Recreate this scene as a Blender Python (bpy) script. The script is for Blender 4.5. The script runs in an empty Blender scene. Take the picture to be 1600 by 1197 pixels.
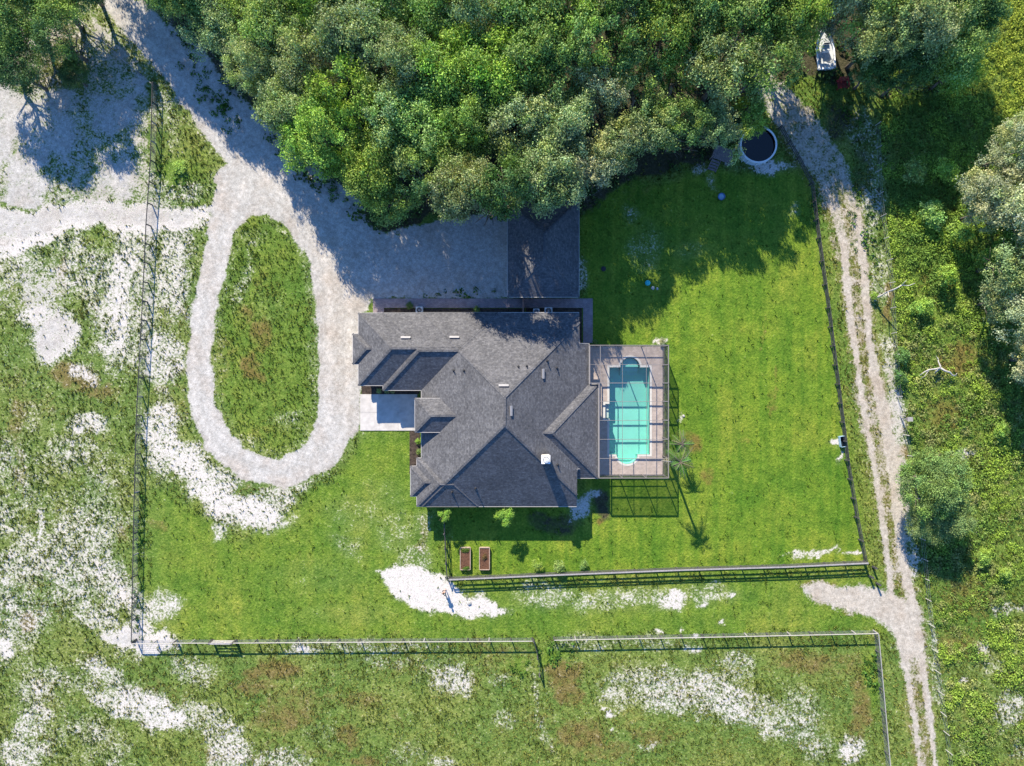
import bpy, bmesh, math, random
import numpy as np
from mathutils import Vector, Matrix

random.seed(7); rng = np.random.default_rng(7)
SC = bpy.context.scene
COL = SC.collection
R = math.radians

# ------------------------------------------------------------------ camera
H = 83.333            # drone height above the ground, metres
PX = 13.3333          # photograph pixels per metre on the ground
cam = bpy.data.cameras.new('camera'); cam.sensor_width = 36; cam.lens = 25.0
cam.clip_start = 1.0; cam.clip_end = 20000
camo = bpy.data.objects.new('camera', cam); COL.objects.link(camo)
camo.location = (0, 0, H); camo.rotation_euler = (0, 0, 0)
SC.camera = camo

# ------------------------------------------------------------------ sky and sun
SUN_EL = R(32.0); SDX, SDY = 0.355, -0.935      # direction in which shadows fall on the ground
W = bpy.data.worlds.new('World'); SC.world = W; W.use_nodes = True
nt = W.node_tree
sky = nt.nodes.new('ShaderNodeTexSky'); sky.sky_type = 'NISHITA'; sky.sun_disc = False
sky.sun_elevation = SUN_EL; sky.sun_rotation = math.atan2(-SDX, -SDY)
sky.air_density = 1.0; sky.dust_density = 0.0; sky.ozone_density = 10.0
bg = nt.nodes['Background']; bg.inputs[1].default_value = 0.135
nt.links.new(sky.outputs[0], bg.inputs[0])
sl = bpy.data.lights.new('sun', 'SUN'); sl.energy = 5.0; sl.angle = R(0.5); sl.color = (1.0, 0.90, 0.73)
so = bpy.data.objects.new('sun', sl); COL.objects.link(so)
sv = Vector((-SDX * math.cos(SUN_EL), -SDY * math.cos(SUN_EL), math.sin(SUN_EL)))
so.rotation_euler = sv.to_track_quat('Z', 'Y').to_euler(); so.location = sv * 200
SC.view_settings.view_transform = 'Standard'; SC.view_settings.look = 'None'
SC.view_settings.gamma = 1.0; SC.view_settings.exposure = 1.2
SC.cycles.max_bounces = 6; SC.cycles.transparent_max_bounces = 16

# ------------------------------------------------------------------ helpers
def U(px, py, z=0.0):
    """a point of the place, from where it shows in the photograph and its true height"""
    k = (H - z) / H
    return ((px - 800) / PX * k, (598.5 - py) / PX * k)
def U3(px, py, z=0.0):
    x, y = U(px, py, z); return Vector((x, y, z))

def tag(o, label=None, cat=None, group=None, kind=None):
    if label: o['label'] = label
    if cat: o['category'] = cat
    if group: o['group'] = group
    if kind: o['kind'] = kind
    return o
def empty(name, loc=(0, 0, 0), label=None, cat=None, group=None, rz=0.0):
    o = bpy.data.objects.new(name, None); COL.objects.link(o); o.location = loc; o.rotation_euler = (0, 0, rz)
    o.empty_display_size = 0.3
    return tag(o, label, cat, group)
def link(name, me, parent=None, mat=None, world=False):
    o = bpy.data.objects.new(name, me); COL.objects.link(o)
    if mat is not None and not me.materials: me.materials.append(mat)
    if parent is not None:
        o.parent = parent
        if world:                                  # vertices given in world coordinates
            l = parent
            m = Matrix.Identity(4)
            while l is not None:
                m = (Matrix.Translation(l.location) @ l.rotation_euler.to_matrix().to_4x4()) @ m if l.type == 'EMPTY' or True else m
                l = l.parent
            o.matrix_parent_inverse = Matrix.Identity(4)
            mi = m.inverted(); o.location = mi.to_translation(); o.rotation_euler = mi.to_euler()
    return o

class MB:
    def __init__(s): s.v = []; s.f = []; s.smooth = False
    def add(s, vs, fs):
        n = len(s.v); s.v += [tuple(v) for v in vs]; s.f += [tuple(i + n for i in f) for f in fs]; return s
    def box(s, x0, x1, y0, y1, z0, z1):
        return s.add([(x0,y0,z0),(x1,y0,z0),(x1,y1,z0),(x0,y1,z0),(x0,y0,z1),(x1,y0,z1),(x1,y1,z1),(x0,y1,z1)],
                     [(3,2,1,0),(4,5,6,7),(0,1,5,4),(1,2,6,5),(2,3,7,6),(3,0,4,7)])
    def bar(s, a, b, w, h, up=(0, 0, 1)):
        a, b = Vector(a), Vector(b); d = (b - a).normalized(); u = Vector(up)
        if abs(d.dot(u)) > 0.98: u = Vector((0, 1, 0))
        r = d.cross(u).normalized(); u = r.cross(d).normalized()
        p = []
        for c in (a, b):
            for sx, sy in ((-1,-1),(1,-1),(1,1),(-1,1)): p.append(c + r * (sx * w / 2) + u * (sy * h / 2))
        return s.add(p, [(3,2,1,0),(4,5,6,7),(0,1,5,4),(1,2,6,5),(2,3,7,6),(3,0,4,7)])
    def tube(s, pts, rad, n=6, cap=True):
        pts = [Vector(p) for p in pts]; m = len(pts)
        if not hasattr(rad, '__len__'): rad = [rad] * m
        vs = []; fs = []
        for i, p in enumerate(pts):
            d = (pts[min(i + 1, m - 1)] - pts[max(i - 1, 0)]).normalized()
            u = Vector((0, 0, 1)) if abs(d.z) < 0.9 else Vector((1, 0, 0))
            r = d.cross(u).normalized(); u = r.cross(d)
            for k in range(n):
                a = 2 * math.pi * k / n
                vs.append(p + (r * math.cos(a) + u * math.sin(a)) * rad[i])
        for i in range(m - 1):
            for k in range(n):
                fs.append((i*n+k, i*n+(k+1)%n, (i+1)*n+(k+1)%n, (i+1)*n+k))
        if cap: fs.append(tuple(range(n-1, -1, -1))); fs.append(tuple((m-1)*n+k for k in range(n)))
        return s.add(vs, fs)
    def lathe(s, prof, n=24, c=(0, 0)):
        vs = []; fs = []
        for r, z in prof:
            for k in range(n):
                a = 2*math.pi*k/n; vs.append((c[0] + r*math.cos(a), c[1] + r*math.sin(a), z))
        for i in range(len(prof) - 1):
            for k in range(n): fs.append((i*n+k, i*n+(k+1)%n, (i+1)*n+(k+1)%n, (i+1)*n+k))
        return s.add(vs, fs)
    def prism(s, loop, z0, z1):
        n = len(loop)
        a = sum(loop[i][0]*loop[(i+1)%n][1] - loop[(i+1)%n][0]*loop[i][1] for i in range(n))
        if a < 0: loop = loop[::-1]
        vs = [(x, y, z0) for x, y in loop] + [(x, y, z1) for x, y in loop]
        fs = [tuple(range(n-1, -1, -1)), tuple(range(n, 2*n))] + [(i, (i+1)%n, n+(i+1)%n, n+i) for i in range(n)]
        return s.add(vs, fs)
    def mesh(s, name, mat=None):
        me = bpy.data.meshes.new(name); me.from_pydata(s.v, [], s.f)
        if mat: me.materials.append(mat)
        if s.smooth: me.shade_smooth()
        me.update(); return me
    def build(s, name, mat, parent=None, world=True):
        return link(name, s.mesh(name, mat), parent, None, world)

def bevel_obj(o, w=0.02, seg=2):
    m = o.modifiers.new('bevel', 'BEVEL'); m.width = w; m.segments = seg; m.limit_method = 'ANGLE'; return o

# ------------------------------------------------------------------ materials
def mat_new(name):
    m = bpy.data.materials.new(name); m.use_nodes = True
    n = m.node_tree.nodes; return m, n, m.node_tree.links, n['Principled BSDF']
def ramp(n, stops, interp='LINEAR'):
    r = n.new('ShaderNodeValToRGB'); r.color_ramp.interpolation = interp
    e = r.color_ramp.elements
    while len(e) < len(stops): e.new(0.5)
    for i, (p, c) in enumerate(stops):
        e[i].position = p; e[i].color = (*c, 1) if hasattr(c, '__len__') else (c, c, c, 1)
    return r
def noise(n, l, scale, detail=4, rough=0.55, co=None, dist=0.0):
    t = n.new('ShaderNodeTexNoise'); t.inputs['Scale'].default_value = scale
    t.inputs['Detail'].default_value = detail; t.inputs['Roughness'].default_value = rough
    t.inputs['Distortion'].default_value = dist
    if co is not None: l.new(co, t.inputs['Vector'])
    return t
def mix(n, l, fac, a, b, mode='MIX'):
    m = n.new('ShaderNodeMix'); m.data_type = 'RGBA'; m.blend_type = mode
    for s, i in ((fac, 0), (a, 6), (b, 7)):
        if hasattr(s, 'is_output'): l.new(s, m.inputs[i])
        else: m.inputs[i].default_value = s if i == 0 else (*s, 1)
    return m.outputs[2]
def math_(n, l, op, a, b=None, c=None, clamp=False):
    m = n.new('ShaderNodeMath'); m.operation = op; m.use_clamp = clamp
    for i, s in enumerate((a, b, c)):
        if s is None: continue
        if hasattr(s, 'is_output'): l.new(s, m.inputs[i])
        else: m.inputs[i].default_value = s
    return m.outputs[0]
def simple(name, col, rough=0.7, var=0.25, scale=6.0, metal=0.0, bump=0.0, spec=0.3):
    m, n, l, b = mat_new(name)
    tc = n.new('ShaderNodeTexCoord')
    t = noise(n, l, scale, 5, 0.6, tc.outputs['Object'])
    r = ramp(n, [(0.3, tuple(c*(1-var) for c in col)), (0.7, tuple(min(1, c*(1+var)) for c in col))])
    l.new(t.outputs[0], r.inputs[0]); l.new(r.outputs[0], b.inputs['Base Color'])
    b.inputs['Roughness'].default_value = rough; b.inputs['Metallic'].default_value = metal
    b.inputs['Specular IOR Level'].default_value = spec
    if bump:
        bp = n.new('ShaderNodeBump'); bp.inputs['Strength'].default_value = bump; bp.inputs['Distance'].default_value = 0.05
        l.new(t.outputs[0], bp.inputs['Height']); l.new(bp.outputs[0], b.inputs['Normal'])
    return m

def leaf_material(name, trans=0.24):
    m, n, l, b = mat_new(name)
    oi = n.new('ShaderNodeObjectInfo'); at = n.new('ShaderNodeAttribute'); at.attribute_name = 'tint'
    c = mix(n, l, 1.0, oi.outputs['Color'], at.outputs['Color'], 'MULTIPLY')
    l.new(c, b.inputs['Base Color']); b.inputs['Roughness'].default_value = 0.55
    b.inputs['Specular IOR Level'].default_value = 0.06
    tr = n.new('ShaderNodeBsdfTranslucent'); tc = mix(n, l, 1.0, c, (0.95, 1.1, 0.5), 'MULTIPLY'); l.new(tc, tr.inputs[0])
    ms = n.new('ShaderNodeMixShader'); ms.inputs[0].default_value = trans
    l.new(b.outputs[0], ms.inputs[1]); l.new(tr.outputs[0], ms.inputs[2]); l.new(ms.outputs[0], n['Material Output'].inputs[0])
    return m

M = {}
M['leaf'] = leaf_material('leaves')
M['grassblade'] = leaf_material('grass_blades', 0.25)
M['bark'] = simple('bark', (0.13, 0.105, 0.085), 0.9, 0.4, 9, bump=0.6)
M['deadwood'] = simple('dead_wood', (0.38, 0.36, 0.34), 0.85, 0.2, 9)
M['wall'] = simple('stucco_wall', (0.52, 0.48, 0.42), 0.85, 0.08, 3, bump=0.15)
M['fascia'] = simple('pale_fascia', (0.40, 0.38, 0.36), 0.6, 0.08, 3)
M['ventgrey'] = simple('vent_metal', (0.27, 0.26, 0.26), 0.6, 0.1, 3)
M['white'] = simple('white_paint', (0.78, 0.78, 0.78), 0.5, 0.05, 3)
M['glass'] = simple('window_glass', (0.03, 0.04, 0.05), 0.06, 0.1, 1, spec=0.6)
M['blackboard'] = simple('weathered_black_board', (0.060, 0.058, 0.060), 0.8, 0.5, 5, bump=0.3)
M['capboard'] = simple('grey_weathered_board', (0.27, 0.255, 0.25), 0.85, 0.25, 5, bump=0.3)
M['paleboard'] = simple('pale_weathered_board', (0.36, 0.34, 0.315), 0.8, 0.15, 5)
M['wire'] = simple('galvanised_wire', (0.30, 0.30, 0.31), 0.5, 0.1, 5, metal=0.4)
M['cage'] = simple('cage_frame', (0.19, 0.175, 0.17), 0.5, 0.06, 3)
M['rust'] = simple('red_paint', (0.20, 0.028, 0.028), 0.5, 0.25, 6)
M['boat'] = simple('white_gelcoat', (0.48, 0.50, 0.52), 0.35, 0.12, 3)
M['blue'] = simple('blue_plastic', (0.07, 0.13, 0.30), 0.4, 0.15, 5)
M['paleblue'] = simple('pale_blue_plastic', (0.25, 0.38, 0.48), 0.4, 0.1, 5)
M['turq'] = simple('turquoise_rubber', (0.04, 0.42, 0.46), 0.4, 0.15, 5)
M['dark'] = simple('dark_plastic', (0.025, 0.025, 0.028), 0.6, 0.2, 5)
M['soil'] = simple('planter_soil', (0.10, 0.048, 0.028), 0.95, 0.5, 7, bump=0.8)
M['planterwood'] = simple('planter_wood', (0.33, 0.25, 0.20), 0.85, 0.25, 6, bump=0.3)
M['deckwood'] = simple('grey_purple_deck_wood', (0.20, 0.165, 0.17), 0.85, 0.3, 6, bump=0.3)
M['brownwood'] = simple('brown_gate_wood', (0.30, 0.17, 0.13), 0.8, 0.25, 6, bump=0.3)
M['tank'] = simple('tank_wall', (0.40, 0.47, 0.55), 0.5, 0.15, 5)
M['tankrim'] = simple('tank_rim', (0.66, 0.68, 0.70), 0.45, 0.1, 5)
M['ac'] = simple('ac_metal', (0.55, 0.56, 0.56), 0.5, 0.1, 5)
M['mulch'] = simple('dark_mulch', (0.045, 0.033, 0.026), 0.95, 0.7, 4, bump=1.0)
M['concrete'] = simple('pale_concrete', (0.44, 0.415, 0.39), 0.85, 0.2, 1.1, bump=0.2)
M['stone'] = simple('pale_stone', (0.36, 0.35, 0.33), 0.85, 0.2, 8, bump=0.4)
M['skin'] = simple('skin', (0.50, 0.30, 0.21), 0.55, 0.05, 6)
M['hair'] = simple('brown_hair', (0.05, 0.028, 0.018), 0.6, 0.3, 20)
M['shirt'] = simple('grey_shirt', (0.22, 0.20, 0.20), 0.85, 0.1, 6)
M['shorts'] = simple('dark_shorts', (0.05, 0.055, 0.08), 0.85, 0.1, 6)
M['creosote'] = simple('pole_wood', (0.16, 0.11, 0.08), 0.85, 0.3, 5)

def shingle_material():
    m, n, l, b = mat_new('grey_asphalt_shingles')
    tc = n.new('ShaderNodeTexCoord'); g = n.new('ShaderNodeNewGeometry')
    sn = n.new('ShaderNodeSeparateXYZ'); l.new(g.outputs['True Normal'], sn.inputs[0])
    sp = n.new('ShaderNodeSeparateXYZ'); l.new(tc.outputs['Object'], sp.inputs[0])
    gt = math_(n, l, 'GREATER_THAN', math_(n, l, 'ABSOLUTE', sn.outputs[0]), math_(n, l, 'ABSOLUTE', sn.outputs[1]))
    u = n.new('ShaderNodeMix'); u.data_type = 'FLOAT'; l.new(gt, u.inputs[0]); l.new(sp.outputs[0], u.inputs[2]); l.new(sp.outputs[1], u.inputs[3])
    v = n.new('ShaderNodeMix'); v.data_type = 'FLOAT'; l.new(gt, v.inputs[0]); l.new(sp.outputs[1], v.inputs[2]); l.new(sp.outputs[0], v.inputs[3])
    cb = n.new('ShaderNodeCombineXYZ'); l.new(u.outputs[0], cb.inputs[0]); l.new(v.outputs[0], cb.inputs[1])
    br = n.new('ShaderNodeTexBrick'); l.new(cb.outputs[0], br.inputs['Vector'])
    br.inputs['Scale'].default_value = 1.0; br.inputs['Brick Width'].default_value = 0.3; br.inputs['Row Height'].default_value = 0.155
    br.inputs['Mortar Size'].default_value = 0.012; br.inputs['Mortar Smooth'].default_value = 0.3; br.offset = 0.37
    br.inputs['Color1'].default_value = (0.074, 0.074, 0.080, 1); br.inputs['Color2'].default_value = (0.118, 0.116, 0.120, 1)
    br.inputs['Mortar'].default_value = (0.070, 0.070, 0.075, 1)
    n1 = noise(n, l, 4.0, 6, 0.85, tc.outputs['Object']); r1 = ramp(n, [(0.3, 0.55), (0.7, 1.5)]); l.new(n1.outputs[0], r1.inputs[0])
    n2 = noise(n, l, 0.5, 5, 0.7, tc.outputs['Object']); r2 = ramp(n, [(0.3, 0.80), (0.7, 1.18)]); l.new(n2.outputs[0], r2.inputs[0])
    c = mix(n, l, 1.0, br.outputs[0], r1.outputs[0], 'MULTIPLY'); c = mix(n, l, 1.0, c, r2.outputs[0], 'MULTIPLY')
    l.new(c, b.inputs['Base Color']); b.inputs['Roughness'].default_value = 0.9; b.inputs['Specular IOR Level'].default_value = 0.2
    bp = n.new('ShaderNodeBump'); bp.inputs['Strength'].default_value = 0.35; bp.inputs['Distance'].default_value = 0.03
    hs = math_(n, l, 'ADD', br.outputs['Fac'], n1.outputs[0]); l.new(hs, bp.inputs['Height']); l.new(bp.outputs[0], b.inputs['Normal'])
    return m
M['shingle'] = shingle_material()

def paver_material(name, c1, c2, mortar, bw, rh):
    m, n, l, b = mat_new(name)
    tc = n.new('ShaderNodeTexCoord')
    br = n.new('ShaderNodeTexBrick'); l.new(tc.outputs['Object'], br.inputs['Vector'])
    br.inputs['Scale'].default_value = 1.0; br.inputs['Brick Width'].default_value = bw; br.inputs['Row Height'].default_value = rh
    br.inputs['Mortar Size'].default_value = 0.012
    for k, c in (('Color1', c1), ('Color2', c2), ('Mortar', mortar)): br.inputs[k].default_value = (*c, 1)
    t = noise(n, l, 1.5, 6, 0.65, tc.outputs['Object']); r = ramp(n, [(0.3, 0.8), (0.7, 1.2)]); l.new(t.outputs[0], r.inputs[0])
    l.new(mix(n, l, 1.0, br.outputs[0], r.outputs[0], 'MULTIPLY'), b.inputs['Base Color'])
    b.inputs['Roughness'].default_value = 0.85; b.inputs['Specular IOR Level'].default_value = 0.2
    return m
M['deck'] = paver_material('tan_deck_pavers', (0.50, 0.42, 0.37), (0.41, 0.345, 0.31), (0.33, 0.275, 0.25), 0.3, 0.15)
M['walk'] = paver_material('mauve_path_pavers', (0.31, 0.255, 0.26), (0.23, 0.185, 0.20), (0.16, 0.135, 0.14), 0.22, 0.11)

def water_material(name, tint, rough=0.02):
    m, n, l, b = mat_new(name)
    tr = n.new('ShaderNodeBsdfTransparent'); tr.inputs[0].default_value = (*tint, 1)
    gl = n.new('ShaderNodeBsdfGlossy'); gl.inputs['Roughness'].default_value = rough
    tc = n.new('ShaderNodeTexCoord'); t = noise(n, l, 1.6, 3, 0.5, tc.outputs['Object'])
    bp = n.new('ShaderNodeBump'); bp.inputs['Strength'].default_value = 0.25; bp.inputs['Distance'].default_value = 0.05
    l.new(t.outputs[0], bp.inputs['Height']); l.new(bp.outputs[0], gl.inputs['Normal']);
    ms = n.new('ShaderNodeMixShader'); ms.inputs[0].default_value = 0.05; l.new(tr.outputs[0], ms.inputs[1]); l.new(gl.outputs[0], ms.inputs[2])
    l.new(ms.outputs[0], n['Material Output'].inputs[0]); n.remove(b)
    return m
M['water'] = water_material('pool_water', (0.86, 0.985, 0.975))
M['darkwater'] = water_material('dark_water', (0.25, 0.24, 0.22))
M['plaster'] = simple('turquoise_pool_plaster', (0.25, 0.62, 0.53), 0.6, 0.06, 0.8)
M['coping'] = simple('pale_coping', (0.62, 0.60, 0.56), 0.7, 0.1, 4)

def screen_material(name='insect_screen', k=0.16):
    m, n, l, b = mat_new(name)
    b.inputs['Base Color'].default_value = (0.05, 0.05, 0.055, 1); b.inputs['Roughness'].default_value = 0.8
    tr = n.new('ShaderNodeBsdfTransparent'); ms = n.new('ShaderNodeMixShader'); ms.inputs[0].default_value = k
    l.new(tr.outputs[0], ms.inputs[1]); l.new(b.outputs[0], ms.inputs[2]); l.new(ms.outputs[0], n['Material Output'].inputs[0])
    return m
M['screen'] = screen_material(); M['wallscreen'] = screen_material('dense_wall_screen', 0.42)  # wall mesh made denser than the roof mesh to deepen the enclosure's shadow

# ------------------------------------------------------------------ value noise and masks for the ground's cover
def vnoise(x, y, seed=0):
    xi = np.floor(x).astype(np.int64); yi = np.floor(y).astype(np.int64); fx = x - xi; fy = y - yi
    fx = fx*fx*(3-2*fx); fy = fy*fy*(3-2*fy)
    def h(a, b):
        n = (a * 374761393 + b * 668265263 + seed * 1442695041) & 0xffffffff
        n = ((n ^ (n >> 13)) * 1274126177) & 0xffffffff
        return ((n ^ (n >> 16)) & 0xffff) / 65535.0
    return (h(xi, yi)*(1-fx) + h(xi+1, yi)*fx)*(1-fy) + (h(xi, yi+1)*(1-fx) + h(xi+1, yi+1)*fx)*fy
def fbm(x, y, seed=0, oct=4):
    s = 0; a = 0.5; t = 0
    for i in range(oct):
        s = s + a*vnoise(x, y, seed+i); t += a; x = x*2.03+11; y = y*2.03+7; a *= 0.5
    return s / t
def sstep(a, b, x):
    t = np.clip((x-a)/(b-a), 0, 1); return t*t*(3-2*t)
def seg_d(x, y, a, b):
    dx, dy = b[0]-a[0], b[1]-a[1]; L = dx*dx+dy*dy+1e-9
    t = np.clip(((x-a[0])*dx+(y-a[1])*dy)/L, 0, 1)
    return np.hypot(x-a[0]-t*dx, y-a[1]-t*dy), t
def poly(x, y, pts, soft=8.0):
    ins = np.zeros(x.shape, bool); d = np.full(x.shape, 1e9)
    for i in range(len(pts)):
        a, b = pts[i], pts[(i+1) % len(pts)]
        d = np.minimum(d, seg_d(x, y, a, b)[0])
        if a[1] != b[1]:
            c = ((a[1] > y) != (b[1] > y)) & (x < (b[0]-a[0])*(y-a[1])/(b[1]-a[1])+a[0]); ins ^= c
    return sstep(-soft, soft, np.where(ins, d, -d))
def stroke(x, y, pts, soft=5.0):
    o = np.zeros(x.shape)
    for a, b in zip(pts[:-1], pts[1:]):
        d, t = seg_d(x, y, a, b); w = (a[2]*(1-t)+b[2]*t)/2
        o = np.maximum(o, sstep(soft, -soft, d-w))
    return o
def blobs(x, y, L):
    o = np.zeros(x.shape)
    for cx, cy, rx, ry, rot, v in L:
        c, s = math.cos(R(rot)), math.sin(R(rot)); dx, dy = x-cx, y-cy
        u, w = (dx*c+dy*s)/rx, (-dx*s+dy*c)/ry
        o = np.maximum(o, v*sstep(1.35, 0.45, np.hypot(u, w)))
    return o

ISLAND = [(412,338),(450,362),(474,415),(487,500),(494,580),(494,655),(478,690),(440,713),(402,703),(366,668),(340,612),(334,545),(344,470),(358,410),(373,360),(392,340)]
DRIVE = [(150,-40,44),(178,0,44),(228,45,58),(285,100,74),(340,170,84),(400,240,92),(455,295,108),(515,345,110),(522,400,82),(530,480,72),(530,560,66),(528,620,66),(526,665,64),(497,712,58),(442,740,46),(390,729,46),(345,696,44),(318,640,42),(311,560,40),(321,470,40),(341,390,42),(352,330,42),(366,285,60)]
COURT = [(480,330),(560,345),(600,362),(680,345),(760,335),(800,330),(800,466),(583,466),(575,486),(556,492),(551,560),(562,600),(562,674),(545,690),(500,600),(495,400)]
RUT_A = [(1190,125,40),(1222,175,42),(1258,235,30),(1297,290,26),(1318,380,14),(1329,500,11),(1340,570,9),(1350,640,10),(1371,755,9),(1384,850,10),(1394,930,11),(1408,1000,12),(1420,1070,10),(1428,1120,9),(1434,1160,8),(1440,1220,7)]
RUT_B = [(1215,140,34),(1262,195,38),(1310,260,32),(1336,330,20),(1350,420,13),(1357,520,11),(1366,580,15),(1379,640,18),(1395,720,19),(1403,800,17),(1412,880,14),(1426,950,16),(1440,1030,12),(1448,1090,11),(1456,1140,9),(1464,1220,8)]
TURN = [(1250,914),(1278,905),(1310,916),(1350,914),(1390,925),(1425,945),(1440,1000),(1444,1030),(1412,1035),(1396,990),(1365,968),(1320,955),(1272,940)]
WHITE = [(585,893),(615,885),(645,882),(672,888),(695,900),(715,922),(755,932),(795,950),(775,962),(735,967),(690,962),(650,948),(610,925)]
SCRUB = [(1372,120),(1388,330),(1398,480),(1404,600),(1422,700),(1440,780),(1452,930),(1478,1100),(1490,1400),(2200,1400),(2200,-200),(1380,-200)]
WOOD = [(190,-200),(215,-10),(290,60),(365,160),(430,230),(470,300),(545,345),(610,370),(690,335),(760,335),(800,350),(905,335),(960,300),(1000,275),(1100,255),(1160,215),(1185,135),(1250,120),(1330,130),(1375,150),(1500,150),(1545,40),(1550,-200)]
LAWN_E = [(905,310),(985,290),(1100,265),(1180,270),(1255,270),(1275,320),(1290,440),(1305,560),(1322,680),(1342,800),(1355,885),(1200,892),(900,900),(700,905),(700,790),(915,760),(915,540)]
LAWN_S = [(232,760),(300,790),(380,850),(470,780),(540,720),(562,676),(650,676),(690,800),(698,905),(860,915),(1360,892),(1385,985),(860,998),(230,1000),(225,900)]

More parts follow.
